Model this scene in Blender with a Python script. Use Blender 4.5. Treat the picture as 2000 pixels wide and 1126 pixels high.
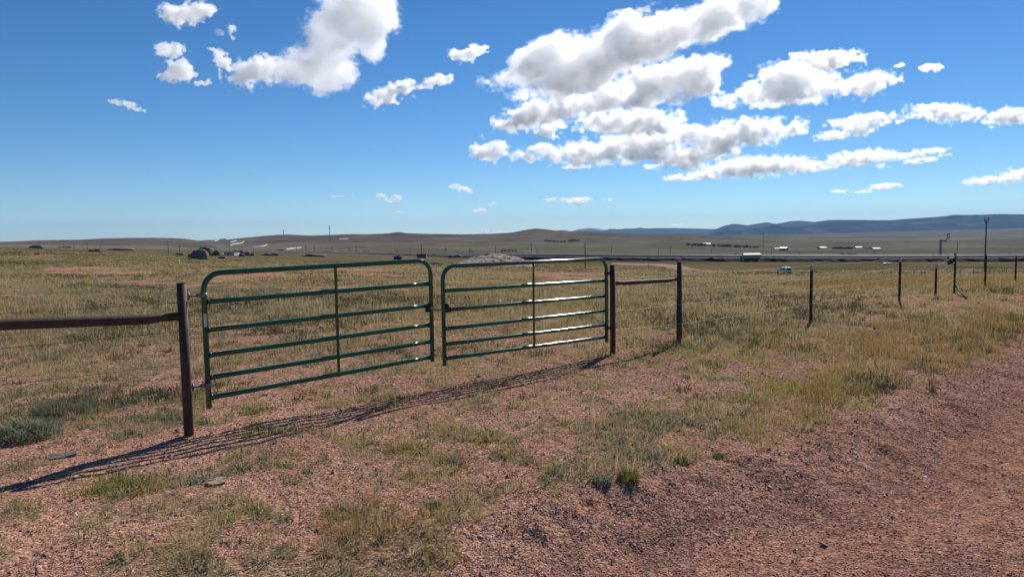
import bpy, math, random
import numpy as np
from mathutils import Vector, Matrix, Quaternion

for _o in list(bpy.data.objects):
    bpy.data.objects.remove(_o)
scene = bpy.context.scene
COL = scene.collection
R_ = math.radians

# ------------------------------------------------------------------ camera
FOC = 1390.0                      # focal length in pixels of the 2000 x 1126 photograph
EYE = 1.65
PITCH, ROLL = R_(4.4), R_(0.8)
_f = np.array([0, math.cos(PITCH), -math.sin(PITCH)])
_r = np.array([1.0, 0, 0])
_u = np.array([0, math.sin(PITCH), math.cos(PITCH)])
CR = math.cos(ROLL) * _r - math.sin(ROLL) * _u
CU = math.sin(ROLL) * _r + math.cos(ROLL) * _u
CF = _f
cd = bpy.data.cameras.new("camera")
cam = bpy.data.objects.new("camera", cd)
COL.objects.link(cam)
cd.sensor_fit = 'HORIZONTAL'
cd.sensor_width = 36.0
cd.lens = FOC / 2000 * 36.0
cd.clip_start = 0.05
cd.clip_end = 200000
m = Matrix(((CR[0], CU[0], -CF[0], 0), (CR[1], CU[1], -CF[1], 0), (CR[2], CU[2], -CF[2], EYE), (0, 0, 0, 1)))
cam.matrix_world = m
scene.camera = cam

# ------------------------------------------------------------------ sky and sun
SUN_AZ, SUN_EL = R_(26.5), R_(38.8)
world = bpy.data.worlds.new("World")
scene.world = world
world.use_nodes = True
nt = world.node_tree
bg = nt.nodes["Background"]
sky = nt.nodes.new("ShaderNodeTexSky")
sky.sky_type = 'NISHITA'
sky.sun_disc = False
sky.sun_elevation = SUN_EL
sky.sun_rotation = SUN_AZ
sky.altitude = 2300
sky.air_density = 1.0
sky.dust_density = 0.1
sky.ozone_density = 3.0
hs = nt.nodes.new("ShaderNodeHueSaturation")
hs.inputs["Saturation"].default_value = 1.22
mx = nt.nodes.new("ShaderNodeMix"); mx.data_type = 'RGBA'; mx.blend_type = 'MULTIPLY'
mx.inputs[0].default_value = 1.0
mx.inputs[7].default_value = (0.80, 0.965, 1.07, 1)
nt.links.new(sky.outputs[0], hs.inputs["Color"])
nt.links.new(hs.outputs[0], mx.inputs[6])
nt.links.new(mx.outputs[2], bg.inputs[0])
bg.inputs[1].default_value = 0.082
sd = bpy.data.lights.new("sun", 'SUN')
sd.energy = 5.0
sd.angle = R_(0.53)
sd.color = (1.0, 0.95, 0.88)
sun = bpy.data.objects.new("sun", sd)
COL.objects.link(sun)
_s = Vector((math.sin(SUN_AZ) * math.cos(SUN_EL), math.cos(SUN_AZ) * math.cos(SUN_EL), math.sin(SUN_EL)))
sun.rotation_euler = _s.to_track_quat('Z', 'Y').to_euler()
sun.location = (20, 40, 60)
vs = scene.view_settings
vs.view_transform = 'Standard'
vs.look = 'None'
vs.exposure = 0.14
vs.gamma = 1.0
vs.use_curve_mapping = False
scene.render.engine = 'CYCLES'
cy = scene.cycles
cy.use_denoising = True
cy.denoiser = 'OPENIMAGEDENOISE'
cy.max_bounces = 16
cy.diffuse_bounces = 2
cy.glossy_bounces = 2
cy.transmission_bounces = 3
cy.volume_bounces = 14
cy.transparent_max_bounces = 48
cy.use_adaptive_sampling = True
cy.adaptive_threshold = 0.01
cy.denoising_input_passes = 'RGB_ALBEDO_NORMAL'
cy.denoising_prefilter = 'ACCURATE'
cy.caustics_reflective = False
cy.caustics_refractive = False

# ------------------------------------------------------------------ helpers
def ray(px, py):
    d = CF + (px - 1000) / FOC * CR + (563 - py) / FOC * CU
    return d

def at(px, py, depth):
    """world point seen at a pixel of the photograph, depth metres ahead"""
    d = ray(px, py)
    t = depth / d[1]
    return np.array([0, 0, EYE]) + t * d

def at_flat(px, py, z=0.0):
    d = ray(px, py)
    t = (z - EYE) / d[2]
    return np.array([0, 0, EYE]) + t * d

def project(x, y, z):
    dx, dy, dz = x, y, z - EYE
    a = dx * CR[0] + dy * CR[1] + dz * CR[2]
    b = dx * CU[0] + dy * CU[1] + dz * CU[2]
    c = np.maximum(dx * CF[0] + dy * CF[1] + dz * CF[2], 1e-3)
    return 1000 + FOC * a / c, 563 - FOC * b / c

def _hash(ix, iy, iz, seed):
    h = (ix.astype(np.int64) * 374761393 + iy.astype(np.int64) * 668265263 + iz * 2147483647 + seed * 1274126177) & 0xFFFFFFFF
    h = ((h ^ (h >> 13)) * 1274126177) & 0xFFFFFFFF
    h = ((h ^ (h >> 16)) * 2246822519) & 0xFFFFFFFF
    return ((h ^ (h >> 15)) & 0xFFFFFF).astype(np.float32) / 16777216.0

def vnoise(x, y, seed=0):
    x = np.asarray(x, dtype=np.float64); y = np.asarray(y, dtype=np.float64)
    xi = np.floor(x); yi = np.floor(y)
    fx = (x - xi).astype(np.float32); fy = (y - yi).astype(np.float32)
    fx = fx * fx * fx * (fx * (fx * 6 - 15) + 10); fy = fy * fy * fy * (fy * (fy * 6 - 15) + 10)
    a = _hash(xi, yi, 0, seed); b = _hash(xi + 1, yi, 0, seed)
    c = _hash(xi, yi + 1, 0, seed); d = _hash(xi + 1, yi + 1, 0, seed)
    return (a + (b - a) * fx) * (1 - fy) + (c + (d - c) * fx) * fy

def fbm(x, y, octaves=4, seed=0, gain=0.5):
    """-1..1 roughly"""
    s = 0; amp = 1.0; tot = 0
    for o in range(octaves):
        s = s + amp * (vnoise(x * 2.03 ** o + 17.3 * o, y * 2.03 ** o - 9.1 * o, seed + o) * 2 - 1)
        tot += amp; amp *= gain
    return s / tot * 1.6

def lattice3(shape, cell, rng):
    """smooth 3D noise on a grid: a random lattice with the given cell size (in voxels), interpolated"""
    out = rng.random(tuple(int(math.ceil(n / c)) + 3 for n, c in zip(shape, cell))).astype(np.float32) * 2 - 1
    for ax, (n, c) in enumerate(zip(shape, cell)):
        t = np.arange(n) / c + rng.random()
        i = np.floor(t).astype(int); f = (t - i).astype(np.float32)
        f = f * f * (3 - 2 * f)
        sh = [1, 1, 1]; sh[ax] = n; f = f.reshape(sh)
        out = np.take(out, i, axis=ax) * (1 - f) + np.take(out, i + 1, axis=ax) * f
    return out

def surface_nets(f):
    """closed quad surface around f > 0 (vertices in voxel units)"""
    ins = f > 0
    nx, ny, nz = f.shape
    cnt = np.zeros((nx - 1, ny - 1, nz - 1), np.int16)
    acc = np.zeros((nx - 1, ny - 1, nz - 1, 3), np.float32)
    offs = [(i, j, k) for i in (0, 1) for j in (0, 1) for k in (0, 1)]
    sl = lambda o: tuple(slice(a, a + n - 1) for a, n in zip(o, f.shape))
    for a in range(8):
        for b in range(a + 1, 8):
            oa, ob = offs[a], offs[b]
            if sum(abs(p - q) for p, q in zip(oa, ob)) != 1:
                continue
            fa, fb = f[sl(oa)], f[sl(ob)]
            cr = ins[sl(oa)] != ins[sl(ob)]
            t = np.where(cr, fa / np.where(cr, fa - fb, 1), 0)
            for d in range(3):
                acc[..., d] += np.where(cr, oa[d] + (ob[d] - oa[d]) * t, 0)
            cnt += cr
    act = cnt > 0
    idx = np.full(act.shape, -1, np.int64)
    idx[act] = np.arange(act.sum())
    g = np.argwhere(act)
    V = acc[act] / cnt[act][:, None] + g
    Q = []
    for ax in range(3):
        o1, o2 = [d for d in range(3) if d != ax]
        A = ins; s0 = [slice(None)] * 3; s1 = [slice(None)] * 3
        s0[ax] = slice(0, -1); s1[ax] = slice(1, None)
        ch = A[tuple(s0)] != A[tuple(s1)]
        e = np.argwhere(ch)
        e = e[(e[:, o1] > 0) & (e[:, o2] > 0) & (e[:, o1] < f.shape[o1] - 1) & (e[:, o2] < f.shape[o2] - 1)]
        if not len(e):
            continue
        q = []
        for (da, db) in ((-1, -1), (0, -1), (0, 0), (-1, 0)):
            c = e.copy(); c[:, o1] += da; c[:, o2] += db
            q.append(idx[c[:, 0], c[:, 1], c[:, 2]])
        q = np.stack(q, 1)
        flip = A[e[:, 0], e[:, 1], e[:, 2]] ^ (ax == 1)
        q[~flip] = q[~flip][:, ::-1]
        Q.append(q)
    return V, np.concatenate(Q) if Q else np.zeros((0, 4), int)

def np_mesh(name, V, Q, smooth=True, closed=False):
    """mesh from numpy arrays; Q is (n,3) or (n,4)"""
    me = bpy.data.meshes.new(name)
    if closed:                                        # outward normals
        a, b, c = V[Q[:, 0]], V[Q[:, 1]], V[Q[:, 2]]
        vol = np.einsum('ij,ij->i', a, np.cross(b, c)).sum()
        if Q.shape[1] == 4:
            d = V[Q[:, 3]]; vol += np.einsum('ij,ij->i', a, np.cross(c, d)).sum()
        if vol < 0: Q = Q[:, ::-1]
    V = np.ascontiguousarray(V, np.float32); Q = np.ascontiguousarray(Q, np.int32)
    k = Q.shape[1]
    me.vertices.add(len(V)); me.vertices.foreach_set("co", V.ravel())
    me.loops.add(Q.size); me.loops.foreach_set("vertex_index", Q.ravel())
    me.polygons.add(len(Q))
    me.polygons.foreach_set("loop_start", np.arange(0, Q.size, k, dtype=np.int32))
    me.polygons.foreach_set("loop_total", np.full(len(Q), k, np.int32))
    me.polygons.foreach_set("use_smooth", np.full(len(Q), smooth, bool))
    me.update(calc_edges=True)
    return me

def add_attr(me, name, C):
    a = me.color_attributes.new(name, 'FLOAT_COLOR', 'POINT')
    c = np.ones((len(C), 4), np.float32); c[:, :C.shape[1]] = C
    a.data.foreach_set("color", c.ravel())

def tag(o, label=None, cat=None, group=None, kind=None):
    if label: o["label"] = label
    if cat: o["category"] = cat
    if group: o["group"] = group
    if kind: o["kind"] = kind
    return o

def link(name, me, mat=None, parent=None):
    o = bpy.data.objects.new(name, me)
    COL.objects.link(o)
    if mat is not None:
        for mm in (mat if isinstance(mat, (list, tuple)) else [mat]):
            me.materials.append(mm)
    if parent: o.parent = parent
    return o

def empty(name, loc=(0, 0, 0), rz=0.0):
    o = bpy.data.objects.new(name, None)
    COL.objects.link(o)
    o.location = tuple(float(v) for v in loc); o.rotation_euler = (0, 0, rz)
    o.empty_display_size = 0.2
    return o
# ------------------------------------------------------------------ clouds
def volume_mat(name, density, color=(1, 1, 1), aniso=0.5):
    mt = bpy.data.materials.new(name); mt.use_nodes = True
    n = mt.node_tree; n.nodes.clear()
    out = n.nodes.new("ShaderNodeOutputMaterial")
    v = n.nodes.new("ShaderNodeVolumePrincipled")
    v.inputs["Color"].default_value = (*color, 1)
    v.inputs["Density"].default_value = density
    v.inputs["Anisotropy"].default_value = aniso
    n.links.new(v.outputs[0], out.inputs["Volume"])
    return mt

CLOUDS = [
 ("big bright cumulus with a grey core, cut by the top edge, left of middle", [(702, 25, 62, 75, -50), (655, 62, 72, 58, -40), (608, 118, 62, 45, -20), (728, 85, 28, 42, 0), (560, 140, 42, 24, 0), (622, 165, 24, 14, 0), (640, 140, 60, 30, -10)]),
 ("rounded white cloud lobe hanging at the lower left of the big left cumulus", [(503, 139, 50, 26, -5), (470, 150, 25, 12, 0)]),
 ("feathery elongated white cloud high at the left", [(345, 28, 35, 14, 10), (388, 24, 30, 17, -15)]),
 ("ragged white puff, lower of two under the feathery left cloud", [(345, 140, 26, 18, 0), (360, 128, 10, 16, 20)]),
 ("thin white puff, upper of two under the feathery left cloud", [(335, 98, 27, 11, 5)]),
 ("small ragged cloud slanting down beside the left lobe", [(435, 118, 19, 12, 45)]),
 ("tiny vertical wisp between the feathery cloud and the big cumulus", [(452, 62, 8, 14, 15), (430, 63, 8, 6, 0)]),
 ("lone thin slanted streak of cloud at the far left", [(232, 200, 16, 5, 15), (256, 207, 22, 6, 22)]),
 ("pair of tiny scraps below the ragged left puff", [(397, 161, 12, 6, 0)]),
 ("bright low cloud left of the middle with a ragged tail", [(765, 182, 40, 15, -15), (790, 172, 18, 14, 0)]),
 ("slim bright cloud to the right of the ragged tailed one", [(848, 160, 28, 9, -12)]),
 ("small bright oval cloud high in the middle", [(905, 108, 22, 11, 0), (928, 102, 20, 11, -10)]),
 ("largest cloud, a long slanting bank with a dark grey belly, upper right of the middle", [(1000, 142, 52, 18, -10), (1070, 115, 75, 42, -20), (1150, 120, 90, 48, -12), (1220, 85, 90, 50, -25), (1300, 68, 90, 42, -15), (1395, 45, 80, 38, -20), (1465, 18, 48, 35, -20), (1100, 165, 80, 18, -5)]),
 ("lumpy grey cloud tucked under the largest slanting bank", [(1290, 158, 95, 32, -10), (1368, 150, 50, 40, -20), (1190, 188, 65, 26, -5), (1240, 185, 80, 22, 0)]),
 ("white ragged cloud under the left end of the largest bank", [(1045, 225, 70, 22, -10), (1105, 205, 40, 22, 0)]),
 ("flat oval cloud with a grey underside below the lumpy one", [(1240, 238, 92, 24, 3), (1180, 243, 50, 14, 0)]),
 ("small white puff between the ragged cloud and the long flat bank", [(1078, 255, 23, 14, 0)]),
 ("long flat white bank in the middle of the right cloud field", [(1180, 296, 105, 20, -3), (1265, 285, 65, 24, 5), (1050, 294, 42, 13, -5), (1220, 305, 60, 14, 0)]),
 ("broad white cloud with two lobes right of the long flat bank", [(1445, 262, 85, 22, -5), (1525, 254, 42, 13, 0), (1355, 265, 55, 19, 0), (1395, 288, 65, 22, -10), (1340, 305, 55, 17, 0)]),
 ("long low cloud with a smooth grey base, lowest of the right field", [(1475, 326, 95, 18, -2), (1370, 340, 65, 8, -3), (1570, 333, 55, 7, -3)]),
 ("long peaked low cloud right of the lowest grey based one", [(1680, 308, 60, 14, -3), (1615, 318, 38, 9, -5), (1735, 310, 35, 7, 0)]),
 ("thin bright streak of cloud at the right end of the peaked low cloud", [(1800, 298, 45, 7, -6), (1845, 303, 18, 4, 0)]),
 ("thin bright streak just below the other right streak", [(1802, 313, 32, 5, -6)]),
 ("tiny puff beneath the peaked low cloud", [(1724, 324, 11, 5, 0)]),
 ("domed cumulus with a grey middle and spread arms at the right", [(1540, 162, 68, 38, -8), (1475, 185, 65, 15, -5), (1600, 172, 50, 22, 0), (1680, 170, 62, 18, -8), (1540, 190, 90, 12, -2)]),
 ("flat white cloud behind the top of the domed right cumulus", [(1620, 118, 55, 15, 0), (1590, 112, 30, 10, 0)]),
 ("hooked white cloud at the right, its two arms open to the left", [(1700, 236, 58, 13, -5), (1637, 262, 38, 9, -4), (1640, 238, 32, 7, -5), (1690, 252, 30, 10, -20)]),
 ("oval white cloud at the right with wisps trailing left", [(1850, 220, 62, 15, 4), (1800, 224, 22, 6, 0)]),
 ("white cloud cut by the right edge, higher of two", [(1975, 226, 45, 13, -3), (2020, 222, 45, 14, 0)]),
 ("white cloud cut by the right edge, lower of two", [(1945, 350, 60, 8, -4), (1995, 342, 45, 11, -3)]),
 ("thin white slanted cloud low at the right", [(1725, 365, 32, 6, -4), (1690, 373, 18, 3, -3)]),
 ("small flat white cloud left of the low slanted one", [(1645, 374, 20, 4, 0)]),
 ("round white cloud left of the right cloud field", [(955, 294, 31, 18, 0)]),
 ("slim flat cloud under the long flat bank", [(1128, 326, 22, 4, 0)]),
 ("short flat cloud between the long bank and the lowest grey one", [(1270, 325, 19, 4, 0)]),
 ("low flat white cloud above the middle hills", [(1125, 392, 28, 6, 0)]),
 ("little flat cloud left of the low one above the middle hills", [(1077, 390, 14, 3.5, 0)]),
 ("little flat cloud right of the low one above the middle hills", [(1186, 390, 10, 3, 0)]),
 ("low white cloud of two joined puffs above the gate gap", [(885, 362, 14, 5.5, 10), (895, 365.5, 13, 5.5, 15), (905, 369, 18, 6, 10)]),
 ("ragged u shaped low cloud above the left gate", [(745, 384, 12, 6, 20), (758, 392, 12, 5, 15), (775, 387, 10, 7, 0)]),
 ("tiny low puff above the hills, lower right of the joined puffs", [(938, 412, 13, 5, 5)]),
 ("tiny low puff above the hills, beside a slightly lower one", [(965, 398, 10, 3, 0)]),
 ("tiny scrap under the ragged u shaped cloud", [(780, 414, 8, 3, 0)]),
 ("small pale cloud low over the blue mountains", [(1323, 439, 14, 3, 0)]),
 ("faint streak of cloud left of the ragged u shaped one", [(660, 383, 12, 2.5, 0), (687, 384, 5, 6, 0)]),
 ("small bright cloud alone at the upper right", [(1820, 132, 19, 7, 0)]),
 ("tiny cloud left of the lone upper right one", [(1757, 128, 10, 4, 0)]),
 ("low band of cloud lying on the brown hill skyline", [(940, 450, 18, 4, 0), (975, 454, 40, 3, 0)]),
]

def build_cloud(k, label, ells):
    rng = np.random.default_rng(100 + k)
    E = np.array(ells, float)
    E[:, 2] *= np.where(E[:, 1] > 190, 0.91, 0.97); E[:, 3] *= np.where((E[:, 1] > 30) & (E[:, 3] > 12), 0.86, 0.9)
    size = max(np.max(E[:, 2]), 4)
    step = 1.25 if size < 30 else (1.7 if size < 60 else 2.1)
    pad = 24 if size > 30 else 16
    x0, x1 = (E[:, 0] - np.maximum(E[:, 2], E[:, 3])).min() - pad, (E[:, 0] + np.maximum(E[:, 2], E[:, 3])).max() + pad
    y0, y1 = (E[:, 1] - np.maximum(E[:, 2] * 0.75, E[:, 3])).min() - pad, (E[:, 1] + np.maximum(E[:, 2] * 0.75, E[:, 3])).max() + pad
    dep = (0.9 * np.sqrt(E[:, 2] * E[:, 3])).max() * 1.1 + 3
    gx = np.arange(x0, x1, step); gz = np.arange(y0, y1, step); gy = np.arange(-dep - 5, dep + 5, step * 1.3)
    X, Y, Z = gx[:, None, None], gy[None, :, None], gz[None, None, :]
    f = np.full((len(gx), len(gy), len(gz)), -9.0, np.float32)
    for (cx, cy_, rx, rz, ang) in E:
        a = R_(ang); c, s = math.cos(a), math.sin(a)
        lx = (X - cx) * c + (Z - cy_) * s; lz = -(X - cx) * s + (Z - cy_) * c
        ry = 0.9 * math.sqrt(rx * rz)
        d = np.sqrt((lx / rx) ** 2 + (lz / rz) ** 2 + (Y / ry) ** 2)
        f = np.maximum(f, np.where(d > 1, (1 - d) * max(min(rz, 40) / 22.0, 0.9), (1 - d) * min(rz, 40) / 22.0))
    n = np.zeros_like(f)
    base = max(5.0, min(34.0, np.median(E[:, 3]) * 0.95))
    amp, cell = 1.0, base
    tot = 0
    while cell > 3.0:
        n += amp * lattice3(f.shape, (cell * 1.25 / step, cell / (step * 1.3), cell / step), rng)
        tot += amp; amp *= 0.76; cell *= 0.5
    n *= 1.9 / tot
    k_n = 0.74 * min(1.0, base / 16.0 + 0.25)
    f = np.where(f > 0, 0.85 * np.tanh(f / 0.85), f) + k_n * n - (0.10 if size > 30 else 0.0)
    for ax in range(3):                              # closed at the borders of the grid
        sl = [slice(None)] * 3
        sl[ax] = 0; f[tuple(sl)] = -1; sl[ax] = -1; f[tuple(sl)] = -1
    fine = lattice3(f.shape, (9 / step, 6 / (step * 1.3), 5 / step), rng) * .5 + lattice3(f.shape, (4.5 / step, 4 / (step * 1.3), 3 / step), rng) * .5
    fr = f + (0.22 if size > 30 else 0.10) + 0.42 * fine                          # thin torn fringe round the core
    for ax in range(3):
        sl = [slice(None)] * 3
        sl[ax] = slice(0, 3); fr[tuple(sl)] = -1; sl[ax] = slice(-3, None); fr[tuple(sl)] = -1
    V, Q = surface_nets(f)
    Vf, Qf = surface_nets(fr)
    if not len(Q):
        return
    if size < 30:                                        # one piece only
        lab_ = np.arange(len(V))
        for _ in range(400):
            mn = lab_[Q].min(1); new = lab_.copy()
            np.minimum.at(new, Q.ravel(), np.repeat(mn, 4))
            if (new == lab_).all(): break
            lab_ = new
        Q = Q[lab_[Q[:, 0]] == np.bincount(lab_).argmax()]
        us, inv = np.unique(Q.ravel(), return_inverse=True)
        V, Q = V[us], inv.reshape(-1, 4)
    cx, cyy = (x0 + x1) / 2, (y0 + y1) / 2
    d = ray(cx, min(cyy, 452))
    el = d[2] / math.hypot(d[0], d[1])
    D = min(4300.0 / max(el, 0.01), 60000.0)          # cloud base about 4300 m up
    if D > 33000: D = max(D, 46000.0)
    c0 = at(cx, cyy, D)
    u = D / (FOC * (d[1] / np.linalg.norm(d))) * 1.0
    u = D / FOC
    fw = np.array([d[0], d[1], 0]); fw /= np.linalg.norm(fw)
    # across the view keep the projected size: pixel columns run along world x at equal depth
    def place(V):
        px = V[:, 0] * step + x0 - cx; py = V[:, 1] * step * 1.3 - dep - 5; pz = -(V[:, 2] * step + y0 - cyy)
        P = np.stack([px * u, np.zeros_like(px), pz * u], 1) + fw[None, :] * (py * u)[:, None]
        P[:, 2] += px * u * math.tan(ROLL) * 1.0
        return P.astype(np.float64)
    P = place(V)
    me = np_mesh("cloud", P.astype(np.float64), Q, True, True)
    dens = CLOUD_TAU / u * min(1.6, (30.0 / max(8.0, E[:, 3].max())) ** 0.75)
    o = link("cloud", me, volume_mat("cloud_vapour", dens, (1, 1, 1), 0.66))
    o.location = c0
    link('wisp', np_mesh('wisp', place(Vf), Qf, True, True), volume_mat('thin_vapour', dens * 0.22, (1, 1, 1), 0.66), o)
    tag(o, label, "cloud", "scattered white clouds in the blue sky")
CLOUD_TAU = 0.078
for k, (lab, ells) in enumerate(CLOUDS):
    build_cloud(k, lab, ells)
# ------------------------------------------------------------------ shape of the land
# depth (m ahead) -> ground, read along columns of the photograph; near: height in m, far: row of the photo
NEAR_D = [0.2, 8.0, 11.0, 13.6, 16.7, 18.4, 19.6, 21.3, 23.6]
COLS = [-500, 0, 370, 700, 1000, 1300, 1585, 1760, 2000, 2500]
NEAR_Z = {-500: [0, 0, 0, 0.02, 0.05, 0.05, 0.05, 0.05, 0.05], 0: [0, 0, 0, 0.02, 0.05, 0.05, 0.05, 0.05, 0.05],
          370: [0, 0, 0, 0, 0, 0, 0, 0, 0], 700: [0, 0, 0, 0, 0, -0.02, -0.02, -0.04, -0.05],
          1000: [0, 0, 0, 0, -0.03, -0.06, -0.08, -0.12, -0.2], 1300: [0, 0, -0.02, -0.08, -0.12, -0.2, -0.25, -0.3, -0.4],
          1585: [0, 0, -0.08, -0.16, -0.16, -0.18, -0.22, -0.3, -0.42], 1760: [0, 0, -0.1, -0.12, -0.04, -0.12, -0.15, -0.2, -0.35],
          2000: [0, 0, -0.12, -0.14, -0.16, -0.2, -0.05, -0.04, -0.14], 2500: [0, 0, -0.12, -0.14, -0.1, -0.1, -0.05, -0.04, -0.14]}
FAR_D = [30, 38, 50, 75, 110, 175, 260, 350, 450, 600, 900, 1500, 2500, 4500, 8000, 14000, 24000]
FAR_P = {-500: [542, 530, 516, 506, 500, 496, 492, 490, 488, 487, 486, 484, 481, 477, 478, 481, 484],
         0: [542, 530, 515, 505, 498, 492, 487, 485, 483, 482, 481, 479, 476, 471, 474, 477, 480],
         370: [548, 537, 525, 517, 512, 506.5, 501, 498, 496, 494, 491, 487, 480, 467, 470, 474, 478],
         700: [551, 543, 534, 527, 522, 515, 508, 503, 499, 496, 492, 486, 476, 458, 463, 468, 474],
         1000: [559, 553, 547, 539, 532, 524, 518, 512, 508, 502, 496, 489, 478, 455, 462, 468, 474],
         1300: [566, 558, 552, 545, 538, 530, 523, 516, 509.5, 502, 496, 489, 479, 462, 461, 464, 470],
         1585: [570, 561, 555, 549, 543, 534.5, 525, 517, 510.5, 502, 497, 490, 482, 470, 461.5, 456, 459],
         1760: [559, 553, 549, 545, 541, 534, 525, 517, 510.5, 502, 496, 489, 481, 469, 459, 451.5, 454],
         2000: [551, 547, 545, 541, 538, 532, 524, 516, 510.5, 502, 495, 487, 479, 467, 456, 445, 447],
         2500: [549, 545, 543, 539, 535, 528, 520, 512, 506, 498, 490, 481, 472, 459, 448, 437, 440]}
SKYLINE = [(-500, 474), (0, 472), (70, 468), (150, 467.3), (205, 465), (320, 464.5), (358, 464.5), (388, 470.5), (402, 468.5), (440, 467),
           (480, 463.5), (540, 458), (570, 457.5), (600, 459), (640, 458.5), (690, 456), (720, 457), (762, 455.5), (778, 453), (800, 455.5), (870, 456), (900, 457.3),
           (960, 456.3), (1000, 454), (1020, 450.5), (1045, 446.3), (1070, 449), (1085, 451.2), (1097, 449.7), (1115, 452.3), (1150, 453),
           (1200, 455.5), (1230, 456.3), (1262, 458.2), (1290, 457), (1312, 458.5), (1335, 457.6), (1348, 458.7), (1375, 461), (1450, 464), (1585, 470), (2500, 459)]
TH = np.radians(np.arange(-56, 56.01, 0.2))
LD = np.linspace(math.log(0.2), math.log(40000.0), 700)

def _col(px, near, far):
    E = []
    dn = np.array(NEAR_D); zn = np.array(near)
    lf = np.log(np.array(FAR_D)); pf = np.array(far, float)
    e_far = np.array([(lambda d: d[2] / d[1])(ray(px, p)) for p in pf])
    e_near = (zn - EYE) / dn
    D = np.exp(LD)
    z = np.interp(D, dn, zn)
    e = np.where(D <= dn[-1], (z - EYE) / D, 0)
    l2 = np.concatenate([[math.log(dn[-1])], lf]); e2 = np.concatenate([[e_near[-1]], e_far])
    e = np.where(D <= dn[-1], e, np.interp(LD, l2, e2))
    k = np.ones(9) / 9
    es = np.convolve(np.pad(e * D, 4, mode='edge'), k, 'valid') / np.convolve(np.pad(D, 4, mode='edge'), k, 'valid')
    w = np.clip((D - 9) / 4, 0, 1)
    return e * (1 - w) + es * w

def _table():
    colE = np.array([_col(px, NEAR_Z[px], FAR_P[px]) for px in COLS])
    colT = np.array([math.atan2(*(lambda d: (d[0], d[1]))(ray(px, 520))) for px in COLS])
    E = np.zeros((len(TH), len(LD)))
    for j in range(len(LD)):
        E[:, j] = np.interp(TH, colT, colE[:, j])
    k = np.ones(13) / 13                                   # soften the columns' seams
    Ep = np.pad(E, ((6, 6), (0, 0)), mode='edge')
    E = np.apply_along_axis(lambda v: np.convolve(v, k, 'valid'), 0, Ep)
    sx = np.array([s[0] for s in SKYLINE]); sy = np.array([s[1] for s in SKYLINE], float)
    tt = np.array([math.atan2(*(lambda d: (d[0], d[1]))(ray(a, 460))) for a in sx])
    es = np.array([(lambda d: d[2] / d[1])(ray(a, b)) for a, b in zip(sx, sy)])
    sky_e = np.interp(TH, tt, es)
    j45 = np.searchsorted(LD, math.log(4500))
    base = E[:, j45]
    delta = sky_e - base
    w = np.exp(-((LD - math.log(4500)) / 0.22) ** 2)       # crest of the hills
    w2 = np.where(LD > math.log(4500), np.exp(-((LD - math.log(4500)) / 0.5) ** 2), w)
    E = E + delta[:, None] * w2[None, :]
    return E
E_TAB = _table()
DTH, DLD = TH[1] - TH[0], LD[1] - LD[0]
LIM = R_(56)

def depth_of(x, y):
    th = np.arctan2(x, y)
    return np.maximum(np.hypot(x, y) * np.cos(np.clip(th, -LIM, LIM)), 0.2), np.clip(th, -LIM, LIM)

# edge of the gravel road, from the lower left corner round to the right edge of the picture
ROAD_PX = [(540, 1330), (720, 1165), (860, 1075), (1010, 985), (1130, 950), (1270, 915), (1400, 885), (1490, 880), (1560, 868), (1640, 820), (1720, 785), (1800, 757), (1870, 722), (1930, 690), (1985, 645), (2040, 622), (2150, 600), (2400, 575)]
ROAD_XY = np.array([at_flat(a, b)[:2] for a, b in ROAD_PX])

def road_dist(x, y):
    """signed distance to the road's edge, positive on the road"""
    x = np.asarray(x, float); y = np.asarray(y, float)
    best = np.full(x.shape, 1e9); side = np.zeros(x.shape)
    for (ax, ay), (bx, by) in zip(ROAD_XY[:-1], ROAD_XY[1:]):
        ex, ey = bx - ax, by - ay
        t = np.clip(((x - ax) * ex + (y - ay) * ey) / (ex * ex + ey * ey), 0, 1)
        dx, dy = x - (ax + t * ex), y - (ay + t * ey)
        d = np.hypot(dx, dy)
        c = ex * dy - ey * dx
        m = d < best
        best = np.where(m, d, best); side = np.where(m, np.sign(-c), side)
    return best * side

def sstep(a, b, x):
    t = np.clip((x - a) / (b - a), 0, 1)
    return t * t * (3 - 2 * t)

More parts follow.
